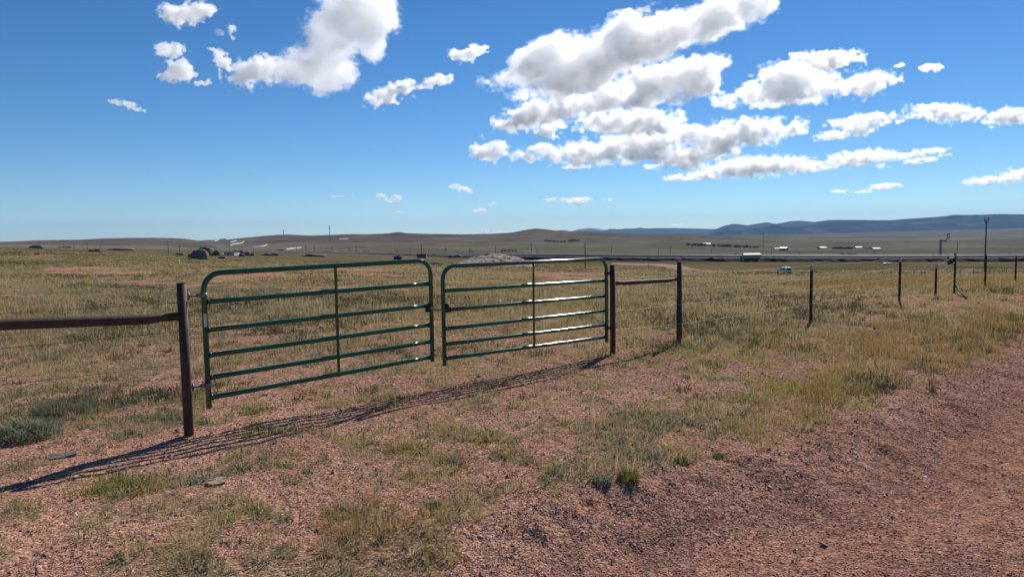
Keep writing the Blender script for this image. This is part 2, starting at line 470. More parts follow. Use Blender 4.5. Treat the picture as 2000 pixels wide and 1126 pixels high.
def ground_z(x, y, detail=True):
    x = np.atleast_1d(np.asarray(x, float)); y = np.atleast_1d(np.asarray(y, float))
    D, th = depth_of(x, y)
    a = (th - TH[0]) / DTH; b = (np.log(D) - LD[0]) / DLD
    i = np.clip(a.astype(int), 0, len(TH) - 2); j = np.clip(b.astype(int), 0, len(LD) - 2)
    fa = np.clip(a - i, 0, 1); fb = np.clip(b - j, 0, 1)
    D0 = np.exp(LD[0] + j * DLD); D1 = np.exp(LD[0] + (j + 1) * DLD)
    def zz(ii):                                           # heights, linear in depth
        w = (D - D0) / (D1 - D0)
        return (EYE + E_TAB[ii, j] * D0) * (1 - w) + (EYE + E_TAB[ii, j + 1] * D1) * w
    z = zz(i) * (1 - fa) + zz(i + 1) * fa
    # rolling ground, larger farther out
    z = z + 0.11 * fbm(x / 9, y / 9, 3, 5) * sstep(22, 40, D) + 0.5 * fbm(x / 60, y / 60, 4, 6) * sstep(70, 200, D) * (1 - sstep(330, 420, D) * (1 - sstep(600, 900, D)))
    z = z + 4.0 * fbm(x / 420, y / 420, 5, 7) * sstep(700, 2200, D) + 9.0 * fbm(x / 1500, y / 1500, 5, 8, 0.55) * sstep(2500, 4200, D) * (1 - 0.8 * sstep(-0.05, 0.35, th))
    n = D < 70
    if detail and n.any():
        xs, ys = x[n], y[n]
        rd = road_dist(xs, ys) + 0.10 * fbm(xs / 0.7, ys / 0.7, 3, 21)
        zn = z[n]
        far = 1 - sstep(14, 22, D[n])
        zn = zn - 0.19 * sstep(-0.1, 0.85, rd) * far
        bank = np.exp(-((rd - 0.25) / 0.45) ** 2) * far
        zn = zn + bank * 0.036 * fbm(xs / 0.35, ys / 0.55, 4, 22)
        on = sstep(0.0, 0.5, rd)
        rough = 0.016 * fbm(xs / 0.8, ys / 0.8, 4, 23) + 0.004 * fbm(xs / 0.09, ys / 0.09, 3, 24)
        trk = np.clip(np.exp(-((rd - 1.15) / .38) ** 2) + np.exp(-((rd - 2.75) / .38) ** 2), 0, 1) * far
        zn = zn + rough * (1.1 - 0.3 * on) * (1 - .5 * trk) - .012 * trk
        zn = zn + 0.018 * on * fbm((xs * 0.8 + ys * 0.6) / 0.35, (ys * 0.8 - xs * 0.6) / 2.2, 3, 25)
        z[n] = zn
    return z

def gz1(x, y):
    return float(ground_z(np.array([x]), np.array([y]))[0])

def mnoise(x, y, D, base, seed, octaves=4):
    """noise whose patches grow with distance in doubling steps"""
    lv = np.log2(np.clip(D / 12.0, 0.25, 200))
    k = np.floor(lv); f = lv - k
    s0 = base * 2.0 ** k
    return fbm(x / s0 + k * 7.7, y / s0 - k * 3.1, octaves, seed) * (1 - f) + fbm(x / (2 * s0) + (k + 1) * 7.7, y / (2 * s0) - (k + 1) * 3.1, octaves, seed) * f

# ------------------------------------------------------------------ what grows where (read off the photograph)
def ell(px, py, regs):
    v = np.zeros(px.shape)
    for (cx, cy_, rx, ry, s) in regs:
        r = ((px - cx) / rx) ** 2 + ((py - cy_) / ry) ** 2
        v = np.where(True, np.maximum(v, s * np.clip(1.35 - r, 0, 1)) if s > 0 else v + s * np.clip(1.35 - r, 0, 1), v)
    return v
BARE = [(1250, 692, 100, 18, .6), (165, 529, 130, 7, .75), (130, 575, 110, 5, .6), (95, 500, 70, 3, .6), (500, 542, 110, 9, .8), (330, 552, 90, 5, .7), (690, 534, 130, 8, .9), (900, 552, 60, 5, .8),
        (1130, 540, 90, 8, .9), (1060, 566, 140, 6, .5), (540, 515, 60, 3, .5), (1280, 548, 60, 5, .6), (800, 550, 50, 4, .8),
        (1330, 524, 60, 5, .9), (1490, 537, 40, 3, .8), (1000, 520, 70, 4, .5),
        (1180, 745, 230, 45, .35), (760, 800, 330, 50, .5), (330, 880, 330, 40, .6), (1010, 690, 140, 24, .35), (760, 700, 100, 30, .3),
        (1900, 590, 150, 18, .7), (1720, 585, 110, 14, .6), (1990, 575, 60, 18, .8), (1560, 650, 150, 30, .35), (1480, 720, 100, 30, .45), (150, 960, 220, 40, .6), (560, 950, 330, 50, .4), (60, 1080, 200, 60, .45), (1090, 1010, 160, 40, .5)]
LUSH = [(200, 620, 260, 60, 1), (150, 700, 220, 60, .8), (60, 830, 120, 70, .9), (560, 610, 140, 30, .9), (1000, 590, 240, 30, .9), (1270, 600, 120, 40, .8), (1440, 610, 160, 60, .9), (1760, 555, 260, 14, 1), (1940, 560, 90, 20, 1),
        (1800, 690, 190, 55, .6), (1900, 640, 110, 25, 1), (1560, 800, 130, 45, .35), (1900, 680, 120, 35, .7), (1000, 890, 190, 40, .6), (780, 1020, 260, 90, .6), (550, 1100, 250, 70, .65), (400, 960, 300, 60, .4), (1660, 740, 90, 40, .8), (1400, 690, 160, 40, .55), (300, 790, 120, 60, .6), (250, 950, 100, 30, .5), (880, 840, 110, 30, .35), (1230, 850, 170, 40, .5)]

def cover(x, y, z):
    """0 bare gravel .. 1 thick grass"""
    px, py = project(x, y, z)
    D, th = depth_of(x, y)
    wob = mnoise(x, y, D, 1.6, 31)
    pxw = px + wob * 45; pyw = py + mnoise(x, y, D, 1.1, 32, 3) * np.clip((py - 450) * 0.12, 1.5, 35)
    base = np.interp(D, [3, 6, 9, 12, 16, 30, 60, 150, 400], [.47, .49, .56, .63, .68, .70, .72, .76, .95])
    c = base + 0.34 * np.minimum(ell(pxw, pyw, LUSH), 1) - 0.50 * np.minimum(ell(pxw, pyw, BARE), 1)
    c = c + 0.50 * fbm(x / 0.30, y / 0.30, 4, 33) * (1 - sstep(15, 60, D)) + 0.34 * mnoise(x, y, D, 0.8, 34)
    rd = road_dist(x, y)
    c = np.where(D < 40, c - 1.6 * sstep(-0.15, 0.35, rd + 0.2 * fbm(x / .6, y / .6, 3, 35)), c)
    return np.clip(c, 0, 1)

SOIL = np.array([0.385, 0.195, 0.122]); SOIL2 = np.array([0.46, 0.255, 0.168]); ROADC = np.array([0.315, 0.156, 0.102])
STRAW = np.array([0.34, 0.26, 0.135]); OLIVE = np.array([0.14, 0.122, 0.063]); YELL = np.array([0.27, 0.22, 0.085]); SAGE = np.array([0.115, 0.118, 0.072])
PLAIN = np.array([0.170, 0.150, 0.104]); HILL = np.array([0.142, 0.110, 0.081])

def land_colour(x, y, z):
    D, th = depth_of(x, y)
    px, py = project(x, y, z)
    c = cover(x, y, z)
    n1 = mnoise(x, y, D, 1.5, 41)[:, None]; n2 = mnoise(x, y, D, 3.5, 42)[:, None]
    n3 = fbm(x / 0.25, y / 0.25, 3, 43)[:, None] * (D < 60)[:, None]
    soil = SOIL + (SOIL2 - SOIL) * np.clip(0.5 + 0.6 * n1 + 0.3 * n3, 0, 1)
    rd = road_dist(x, y)
    onr = (sstep(0.1, 0.8, rd) * (D < 45))[:, None]
    trk = np.clip(np.exp(-((rd - 1.15) / .38) ** 2) + np.exp(-((rd - 2.75) / .38) ** 2), 0, 1)[:, None]
    soil = soil * (1 - onr) + ROADC * (1 + 0.12 * n1 + 0.1 * n3 + .13 * trk) * onr
    farw = sstep(9, 25, D)[:, None]
    grass = STRAW * (1 - farw) * 0.75 + STRAW * farw * 0.86
    g = np.clip(0.45 + 0.9 * n2 + 0.4 * n1, 0, 1)
    grass = grass * (1 - g) + OLIVE * g * 1.1
    yy = np.clip(-0.05 + 1.2 * n1 - 0.8 * n2, 0, 0.85)
    grass = grass * (1 - yy) + YELL * yy
    gg = np.clip(mnoise(x, y, D, 2.1, 44, 3)[:, None] * 1.6 - 0.15, 0, 0.8)
    grass = grass * (1 - gg) + SAGE * gg
    rust = (ell(px + 60 * n1[:, 0] + 40 * n3[:, 0], py + 22 * n2[:, 0], [(1800, 555, 330, 14, 1), (1850, 690, 190, 45, .8), (1560, 800, 130, 50, .6)]) * (D < 60))[:, None]
    grass = grass * (1 - 0.5 * rust) + np.array([0.27, 0.19, 0.085]) * 0.5 * rust
    k = sstep(0.36, 0.66, c)[:, None]
    k = k * (0.55 + 0.45 * sstep(6, 18, D)[:, None])
    col = soil * (1 - k) + grass * k
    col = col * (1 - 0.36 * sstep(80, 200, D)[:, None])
    # the far plain and the brown hills
    f1 = sstep(260, 800, D)[:, None]
    n4 = fbm(x / 170, y / 260, 5, 45, 0.6)[:, None]; n5 = fbm(x / 900, y / 900, 5, 46)[:, None]
    plain = PLAIN * (1 + 0.30 * n4 + 0.22 * n5)
    plain = plain + np.array([0.02, 0.006, 0.0]) * np.clip(n5, 0, 1)
    hill = HILL * (1 + 0.34 * n4 + 0.25 * n5)
    fh = (sstep(1600, 3200, D) * (1 - sstep(-0.02, 0.25, th)))[:, None]
    plain = plain * (1 - fh) + hill * fh
    fm = (sstep(7500, 12000, D))[:, None]
    plain = plain * (1 - fm) + np.array([0.155, 0.12, 0.09]) * fm
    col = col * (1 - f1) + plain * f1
    return col, c

# ------------------------------------------------------------------ ground mesh
def ground_mat():
    mt = bpy.data.materials.new("prairie_ground"); mt.use_nodes = True
    n = mt.node_tree; L = n.links
    n.nodes.remove(n.nodes["Principled BSDF"])
    b = n.nodes.new("ShaderNodeBsdfDiffuse"); b.inputs["Roughness"].default_value = 0.25
    L.new(b.outputs[0], n.nodes["Material Output"].inputs["Surface"])
    at_ = n.nodes.new("ShaderNodeAttribute"); at_.attribute_name = "Col"
    ge = n.nodes.new("ShaderNodeNewGeometry")
    v = n.nodes.new("ShaderNodeTexVoronoi"); v.inputs["Scale"].default_value = 62.0; v.inputs["Randomness"].default_value = 1.0
    v2 = n.nodes.new("ShaderNodeTexVoronoi"); v2.inputs["Scale"].default_value = 26.0
    L.new(ge.outputs["Position"], v.inputs["Vector"]); L.new(ge.outputs["Position"], v2.inputs["Vector"])
    sp = n.nodes.new("ShaderNodeSeparateColor"); L.new(v.outputs["Color"], sp.inputs[0])
    mr = n.nodes.new("ShaderNodeMapRange"); mr.inputs[3].default_value = 0.45; mr.inputs[4].default_value = 1.55
    L.new(sp.outputs[0], mr.inputs[0])
    no = n.nodes.new("ShaderNodeTexNoise"); no.inputs["Scale"].default_value = 9.0; no.inputs["Detail"].default_value = 5
    L.new(ge.outputs["Position"], no.inputs["Vector"])
    mr2 = n.nodes.new("ShaderNodeMapRange"); mr2.inputs[1].default_value = 0.3; mr2.inputs[2].default_value = 0.7; mr2.inputs[3].default_value = 0.78; mr2.inputs[4].default_value = 1.2
    L.new(no.outputs[0], mr2.inputs[0])
    mu = n.nodes.new("ShaderNodeMath"); mu.operation = 'MULTIPLY'; L.new(mr.outputs[0], mu.inputs[0]); L.new(mr2.outputs[0], mu.inputs[1])
    vm = n.nodes.new("ShaderNodeVectorMath"); vm.operation = 'SCALE'
    L.new(at_.outputs["Color"], vm.inputs[0]); L.new(mu.outputs[0], vm.inputs["Scale"])
    # a few pale quartz pebbles
    gt = n.nodes.new("ShaderNodeMath"); gt.operation = 'GREATER_THAN'; gt.inputs[1].default_value = 0.93
    L.new(sp.outputs[1], gt.inputs[0])
    mq = n.nodes.new("ShaderNodeMath"); mq.operation = 'MULTIPLY'; mq.inputs[1].default_value = 0.55; L.new(gt.outputs[0], mq.inputs[0])
    mx = n.nodes.new("ShaderNodeMix"); mx.data_type = 'RGBA'; mx.inputs[7].default_value = (0.42, 0.32, 0.28, 1)
    at2 = n.nodes.new("ShaderNodeAttribute"); at2.attribute_name = "Bare"
    mg = n.nodes.new("ShaderNodeMath"); mg.operation = 'MULTIPLY'; L.new(mq.outputs[0], mg.inputs[0]); L.new(at2.outputs["Fac"], mg.inputs[1])
    L.new(mg.outputs[0], mx.inputs[0]); L.new(vm.outputs[0], mx.inputs[6])
    L.new(mx.outputs[2], b.inputs["Color"])
    bp = n.nodes.new("ShaderNodeBump"); bp.inputs["Strength"].default_value = 0.55; bp.inputs["Distance"].default_value = 0.012
    ad = n.nodes.new("ShaderNodeMath"); ad.operation = 'MULTIPLY_ADD'; ad.inputs[1].default_value = 1.6
    L.new(v2.outputs["Distance"], ad.inputs[0]); L.new(v.outputs["Distance"], ad.inputs[2])
    iv = n.nodes.new("ShaderNodeMath"); iv.operation = 'MULTIPLY'; iv.inputs[1].default_value = -1.0; L.new(ad.outputs[0], iv.inputs[0])
    L.new(iv.outputs[0], bp.inputs["Height"]); L.new(bp.outputs[0], b.inputs["Normal"])
    return mt
MAT_GROUND = ground_mat()

def poly_in(px, py, poly):
    ins = np.zeros(px.shape, bool)
    j = len(poly) - 1
    for i in range(len(poly)):
        xi, yi = poly[i]; xj, yj = poly[j]
        c = ((yi > py) != (yj > py)) & (px < (xj - xi) * (py - yi) / (yj - yi + 1e-12) + xi)
        ins ^= c; j = i
    return ins

def build_ground():
    fine = np.arange(-46, 46.01, 0.11)
    coarse = np.concatenate([np.arange(48, 180, 6.0)])
    ang = np.radians(np.concatenate([-coarse[::-1], fine, coarse]))
    r = [0.35]
    while r[-1] < 34000:
        k = 0.0042 if 2.5 < r[-1] < 40 else (0.007 if 40 <= r[-1] < 12000 else 0.03)
        r.append(r[-1] * (1 + k))
    r = np.array(r)
    A, Rr = np.meshgrid(ang, r)
    x = (np.sin(A) * Rr).ravel(); y = (np.cos(A) * Rr).ravel()
    z = ground_z(x, y)
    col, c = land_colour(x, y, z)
    nr, na = A.shape
    i = np.arange(nr - 1)[:, None] * na + np.arange(na)[None, :]
    j = np.arange(nr - 1)[:, None] * na + (np.arange(na)[None, :] + 1) % na
    Q = np.stack([i, i + na, j + na, j], -1).reshape(-1, 4)[:, ::-1]
    bare = np.clip(1.2 - 1.6 * c, 0, 1) * (1 - sstep(60, 200, depth_of(x, y)[0]))
    fx, fy = x[Q].mean(1), y[Q].mean(1)
    D = depth_of(fx, fy)[0]
    road = (D < 40) & (road_dist(fx, fy) + 0.16 * fbm(fx / .5, fy / .5, 3, 51) > 0.12) & (np.abs(np.arctan2(fx, fy)) < 2.9)
    px, py = project(fx, fy, z[Q].mean(1))
    pw = py + 0.8 * fbm(fx / 8, fy / 8, 3, 52)
    trk = (D > 60) & (D < 420) & (poly_in(px, pw, [(1195, 513), (1290, 514.5), (1330, 518.5), (1365, 527), (1440, 532.5), (1440, 534.5), (1340, 534), (1315, 524), (1280, 518.5), (1195, 516)]) |
                                  poly_in(px, pw, [(1450, 534.5), (1500, 536.5), (1560, 541), (1500, 540.5), (1450, 537)]))
    cut = (D > 900) & (D < 4600) & poly_in(px, py, [(386, 468), (399, 468.5), (452, 484), (428, 484)])
    for name, mk, mat in (("ground", ~(road | trk | cut), MAT_GROUND), ("gravel_road", road, MAT_GROUND), ("dirt_track", trk, MAT_GROUND), ("hill_road", cut, MAT_GROUND)):
        q = Q[mk]
        u, inv = np.unique(q.ravel(), return_inverse=True)
        me = np_mesh(name, np.stack([x[u], y[u], z[u]], 1), inv.reshape(-1, 4), True)
        cc = col[u]
        if name == "dirt_track": cc = np.tile([0.40, 0.26, 0.20], (len(u), 1)) * (1 + 0.15 * fbm(x[u] / 6, y[u] / 6, 3, 53))[:, None]
        if name == "hill_road": cc = np.tile([0.17, 0.165, 0.155], (len(u), 1)) * (1 + 0.25 * fbm(x[u] / 60, y[u] / 60, 3, 53))[:, None]
        add_attr(me, "Col", cc); add_attr(me, "Bare", np.repeat(bare[u][:, None], 3, 1))
        o = link(name, me, mat); tag(o, kind="structure")
build_ground()
# ------------------------------------------------------------------ grass, weeds and gravel
def leaf_mat(name, transl=0.45, attr="Col"):
    mt = bpy.data.materials.new(name); mt.use_nodes = True
    n = mt.node_tree; L = n.links; n.nodes.clear()
    out = n.nodes.new("ShaderNodeOutputMaterial")
    at_ = n.nodes.new("ShaderNodeAttribute"); at_.attribute_name = attr
    d = n.nodes.new("ShaderNodeBsdfDiffuse"); t = n.nodes.new("ShaderNodeBsdfTranslucent"); m_ = n.nodes.new("ShaderNodeMixShader")
    m_.inputs[0].default_value = transl
    L.new(at_.outputs["Color"], d.inputs[0]); L.new(at_.outputs["Color"], t.inputs[0])
    L.new(d.outputs[0], m_.inputs[1]); L.new(t.outputs[0], m_.inputs[2]); L.new(m_.outputs[0], out.inputs[0])
    return mt
MAT_BLADE = leaf_mat("grass_blade")
rngv = np.random.default_rng(7)

def blades(P, h, w, az, lean, col, bend=True):
    """P (n,3) roots; returns vertices, triangles, colours"""
    n = len(P)
    dx, dy = np.cos(az), np.sin(az)
    face = rngv.random(n) * math.pi
    sx, sy = np.cos(face) * w * .5, np.sin(face) * w * .5
    tipx = P[:, 0] + dx * lean * h; tipy = P[:, 1] + dy * lean * h; tipz = P[:, 2] + h * np.sqrt(np.maximum(1 - np.minimum(lean, .95) ** 2 * .6, .1))
    if not bend:
        V = np.empty((n, 3, 3), np.float32)
        V[:, 0] = np.stack([P[:, 0] - sx, P[:, 1] - sy, P[:, 2] - .01], 1)
        V[:, 1] = np.stack([P[:, 0] + sx, P[:, 1] + sy, P[:, 2] - .01], 1)
        V[:, 2] = np.stack([tipx, tipy, tipz], 1)
        T = np.arange(n * 3).reshape(n, 3); k = 3
    else:
        mx_ = P[:, 0] + dx * lean * h * .32; my = P[:, 1] + dy * lean * h * .32; mz = P[:, 2] + (tipz - P[:, 2]) * .58
        V = np.empty((n, 5, 3), np.float32)
        V[:, 0] = np.stack([P[:, 0] - sx, P[:, 1] - sy, P[:, 2] - .008], 1); V[:, 1] = np.stack([P[:, 0] + sx, P[:, 1] + sy, P[:, 2] - .008], 1)
        V[:, 2] = np.stack([mx_ - sx * .8, my - sy * .8, mz], 1); V[:, 3] = np.stack([mx_ + sx * .8, my + sy * .8, mz], 1)
        V[:, 4] = np.stack([tipx, tipy, tipz], 1)
        b = (np.arange(n) * 5)[:, None]
        T = np.concatenate([b + [0, 1, 3], b + [0, 3, 2], b + [2, 3, 4]], 0); k = 5
    return V.reshape(-1, 3), T, np.repeat(col, k, 0)

SPEC = {  # name: colour a, colour b
    "dry_grass": ((0.58, 0.455, 0.25), (0.31, 0.225, 0.12)),
    "green_grass": ((0.19, 0.175, 0.075), (0.11, 0.112, 0.05)),
    "sage_weeds": ((0.25, 0.255, 0.175), (0.15, 0.16, 0.105)),
    "yellow_weeds": ((0.36, 0.33, 0.065), (0.21, 0.21, 0.05)),
    "dark_brush": ((0.10, 0.092, 0.052), (0.055, 0.058, 0.032)),
    "rusty_grass": ((0.42, 0.25, 0.085), (0.23, 0.175, 0.07)),
}

def scatter():
    out = {k: [] for k in SPEC}
    bands = [(2.5, 8, 260, 17, True), (8, 20, 95, 15, True), (20, 60, 24, 9, False), (60, 230, 3.0, 6, False)]
    for (d0, d1, dens, nb, bend) in bands:
        area = R_(43) * (d1 * d1 - d0 * d0) / math.cos(R_(20)) ** 2
        n = int(area * dens)
        th = (rngv.random(n) * 2 - 1) * R_(43)
        D = np.sqrt(d0 * d0 + rngv.random(n) * (d1 * d1 - d0 * d0))
        x, y = np.tan(th) * D, D
        z = ground_z(x, y)
        px, py = project(x, y, z)
        c = cover(x, y, z)
        keep = rngv.random(n) < np.clip((c - 0.22) * 1.5, 0.06, 1)
        rd = road_dist(x, y)
        keep &= ~((rd > 0.15) & (D < 40) & (rngv.random(n) > 0.012))
        x, y, z, px, py, c, D = (a[keep] for a in (x, y, z, px, py, c, D))
        n = len(x)
        wx_ = mnoise(x, y, D, .7, 73); wy_ = mnoise(x, y, D, .7, 74)
        opx, opy = px, py; px = px + 55 * wx_; py = py + 22 * wy_ * np.clip((opy - 450) / 200, .1, 1.5)
        a1 = mnoise(x, y, D, 1.1, 71); a2 = mnoise(x, y, D, 0.6, 72)
        rust = ell(px, py, [(1800, 690, 210, 60, 1), (1940, 640, 90, 40, .9), (1760, 555, 330, 15, .8), (1560, 810, 110, 40, .8), (780, 1030, 220, 80, .55), (1000, 590, 260, 28, .35), (1640, 760, 90, 40, .6)])
        sage = ell(px, py, [(60, 830, 130, 70, .8), (560, 930, 240, 60, .7), (330, 620, 200, 70, .3), (300, 800, 160, 60, .6), (980, 900, 220, 40, .6), (560, 610, 130, 40, .5), (1340, 700, 110, 60, .4), (660, 700, 120, 40, .5)])
        yel = ell(px, py, [(1420, 700, 170, 40, .85), (1650, 700, 130, 40, .5), (230, 950, 80, 30, .8), (500, 530, 120, 14, .5), (150, 505, 260, 18, .5), (880, 880, 100, 30, .4), (1560, 745, 120, 40, .6)])
        r = rngv.random(n)
        near = D < 9
        p_r = rust * 0.5; p_s = np.clip(0.10 + .55 * sage + .35 * a1 * (D < 60), 0, .8); p_y = np.clip(0.03 + .8 * yel + .18 * a2, 0, .75)
        p_g = np.clip(0.09 + 0.5 * a2 + np.where(near, .14, 0), .05, .75)
        kind = np.full(n, 0)
        kind[r < p_g] = 1
        r2 = rngv.random(n); kind[r2 < p_s] = 2
        r3 = rngv.random(n); kind[r3 < p_y] = 3
        r4 = rngv.random(n); kind[r4 < p_r] = 5
        r5 = rngv.random(n); kind[(r5 < np.clip(.09 + .34 * mnoise(x, y, D, 1.7, 75), .01, .4)) & (D > 7)] = 4
        left = sstep(500, 0, px)
        for ki, name in enumerate(SPEC):
            m = kind == ki
            if not m.any(): continue
            xs, ys, Ds, cs = x[m], y[m], D[m], c[m]
            nb_ = (nb, nb, int(nb * 1.1), int(nb * 1.7), int(nb * 2.2), nb)[ki]
            if ki == 5: nb_ = max(4, int(nb * .8))
            k = len(xs)
            size = (0.45 + 1.1 * rngv.random(k) ** 1.4) * (0.55 + 0.6 * cs)
            hh = np.array([0.105, 0.068, 0.055, 0.06, 0.10, 0.17])[ki] * size
            tall = (rngv.random(k) < 0.14) & (ki == 0); hh = np.where(tall, hh * 1.9, hh)
            if ki in (0, 1): hh *= np.where(Ds < 8, 0.62, 1.0)
            if ki == 5: hh *= np.where((rust[m] > .6), 1.25, .8)
            hh *= np.interp(Ds, [0, 20, 60, 230], [1, 1, 1.3, 1.7])
            rad = np.array([0.035, 0.035, 0.045, 0.08, 0.085, 0.06])[ki] * size * np.interp(Ds, [0, 8, 20, 60, 230], [1, 1.3, 2.2, 5, 13])
            bi = np.repeat(np.arange(k), nb_)
            N = len(bi)
            a = rngv.random(N) * 2 * math.pi; q = np.sqrt(rngv.random(N)) * rad[bi]
            bx, by = xs[bi] + np.cos(a) * q, ys[bi] + np.sin(a) * q
            bz = ground_z(bx, by)
            H = hh[bi] * (0.3 + 1.0 * rngv.random(N) ** 1.6)
            W = np.maximum(np.array([.0036, .0048, .0085, .0055, .0060, .0034])[ki] * (0.7 + .6 * rngv.random(N)), Ds[bi] * np.interp(Ds[bi], [0, 20, 60, 230], [.00042, .0006, .0008, .0011]))
            lean = np.array([.85, .85, .95, .75, .8, .5])[ki] * (0.15 + 1.05 * rngv.random(N))
            ca, cb = np.array(SPEC[name][0]), np.array(SPEC[name][1])
            t = np.clip(rngv.random(k) * .75 + rngv.random(k) * .25, 0, 1)[bi] * .7 + rngv.random(N) * .3
            col = ca + (cb - ca) * t[:, None]
            out[name].append(blades(np.stack([bx, by, bz], 1), H, W, a + (rngv.random(N) - .5), lean, col, bend))
    # dead straws lying about
    n = 9000
    th = (rngv.random(n) * 2 - 1) * R_(38); D = np.sqrt(6.5 + rngv.random(n) * (16 ** 2 - 6.5))
    x, y = np.tan(th) * D, D
    z = ground_z(x, y); c = cover(x, y, z); rd = road_dist(x, y)
    m = (rngv.random(n) < np.clip(.25 + c, 0, 1)) & ((rd < .1) | (rngv.random(n) < .02))
    x, y, z = x[m], y[m], z[m]; k = len(x)
    col = np.array([.42, .35, .23]) * (.6 + .6 * rngv.random((k, 1)))
    out["dry_grass"].append(blades(np.stack([x, y, z + .012], 1), .05 + .16 * rngv.random(k) ** 2, .003 + .002 * rngv.random(k), rngv.random(k) * 6.283, .93 + .35 * rngv.random(k), col, True))
    for name, parts in out.items():
        V = np.concatenate([p[0] for p in parts]); C = np.concatenate([p[2] for p in parts])
        off = np.cumsum([0] + [len(p[0]) for p in parts[:-1]])
        T = np.concatenate([p[1] + o for p, o in zip(parts, off)])
        me = np_mesh(name, V, T, False); add_attr(me, "Col", C)
        tag(link(name, me, MAT_BLADE), kind="stuff")

def stone_mat():
    mt = bpy.data.materials.new("gravel_stone"); mt.use_nodes = True
    n = mt.node_tree; b = n.nodes["Principled BSDF"]; b.inputs["Roughness"].default_value = 0.8; b.inputs["Specular IOR Level"].default_value = 0.3
    at_ = n.nodes.new("ShaderNodeAttribute"); at_.attribute_name = "Col"; n.links.new(at_.outputs["Color"], b.inputs["Base Color"])
    return mt
MAT_STONE = stone_mat()
OCT = np.array([(1, 0, 0), (-1, 0, 0), (0, 1, 0), (0, -1, 0), (0, 0, 1), (0, 0, -1)], float)
OCF = np.array([(0, 2, 4), (2, 1, 4), (1, 3, 4), (3, 0, 4), (2, 0, 5), (1, 2, 5), (3, 1, 5), (0, 3, 5)])

def gravel():
    n = 350000
    d0, d1 = 2.4, 13.0
    D = d0 + (d1 - d0) * rngv.random(n) ** 1.35
    D = np.clip(D, d0, d1)
    th = (rngv.random(n) * 2 - 1) * R_(41)
    x, y = np.tan(th) * D, D
    z = ground_z(x, y); c = cover(x, y, z); rd = road_dist(x, y)
    trk = np.clip(np.exp(-((rd - 1.15) / .38) ** 2) + np.exp(-((rd - 2.75) / .38) ** 2), 0, 1)
    keep = rngv.random(n) < np.clip(1.05 - 1.25 * c, 0.06, 1) * (1 - .55 * trk)
    x, y, z, D, rd = (a[keep] for a in (x, y, z, D, rd)); n = len(x)
    s = np.exp(rngv.normal(math.log(0.0037), 0.42, n)) * np.interp(D, [0, 5, 13], [.95, 1.05, 1.7])
    big = rngv.random(n) < 0.006; s = np.where(big, s * 2.2, s)
    A = rngv.random((n, 6, 3)) * .5 + .75
    V = OCT[None] * A
    V += rngv.normal(0, .16, (n, 6, 3))
    V *= (np.stack([1 + .5 * rngv.random(n), .8 + .4 * rngv.random(n), .45 + .4 * rngv.random(n)], 1))[:, None, :]
    a = rngv.random(n) * 6.283; ca, sa = np.cos(a)[:, None], np.sin(a)[:, None]
    tl = rngv.normal(0, .35, (n, 1))
    X = V[..., 0] * ca - V[..., 1] * sa; Y = V[..., 0] * sa + V[..., 1] * ca; Z = V[..., 2] + X * tl
    P = np.stack([X, Y, Z], -1) * s[:, None, None] + np.stack([x, y, z + s * .2], 1)[:, None, :]
    t = rngv.random(n)
    pal = np.array([(.36, .19, .138), (.27, .135, .1), (.45, .285, .22), (.20, .12, .092), (.56, .45, .39), (.31, .21, .165)])
    pi = rngv.choice(6, n, p=[.38, .29, .18, .06, .03, .06])
    col = pal[pi] * 1.12 * (.8 + .4 * rngv.random((n, 1)))
    T = (np.arange(n) * 6)[:, None, None] + OCF[None]
    me = np_mesh("gravel", P.reshape(-1, 3), T.reshape(-1, 3), False); add_attr(me, "Col", np.repeat(col, 6, 0))
    tag(link("gravel", me, MAT_STONE), kind="stuff")
scatter()
gravel()
# ------------------------------------------------------------------ mountains
def mountain_mat(name, c0, c1, scale):
    mt = bpy.data.materials.new(name); mt.use_nodes = True
    n = mt.node_tree; L = n.links; b = n.nodes["Principled BSDF"]
    b.inputs["Roughness"].default_value = 1.0; b.inputs["Specular IOR Level"].default_value = 0
    ge = n.nodes.new("ShaderNodeNewGeometry"); no = n.nodes.new("ShaderNodeTexNoise")
    no.inputs["Scale"].default_value = scale; no.inputs["Detail"].default_value = 6
    L.new(ge.outputs["Position"], no.inputs["Vector"])
    cr = n.nodes.new("ShaderNodeValToRGB"); cr.color_ramp.elements[0].position = 0.5; cr.color_ramp.elements[1].position = 0.72
    cr.color_ramp.elements[0].color = (*c0, 1); cr.color_ramp.elements[1].color = (*c1, 1)
    L.new(no.outputs[0], cr.inputs[0]); L.new(cr.outputs[0], b.inputs["Base Color"])
    return mt

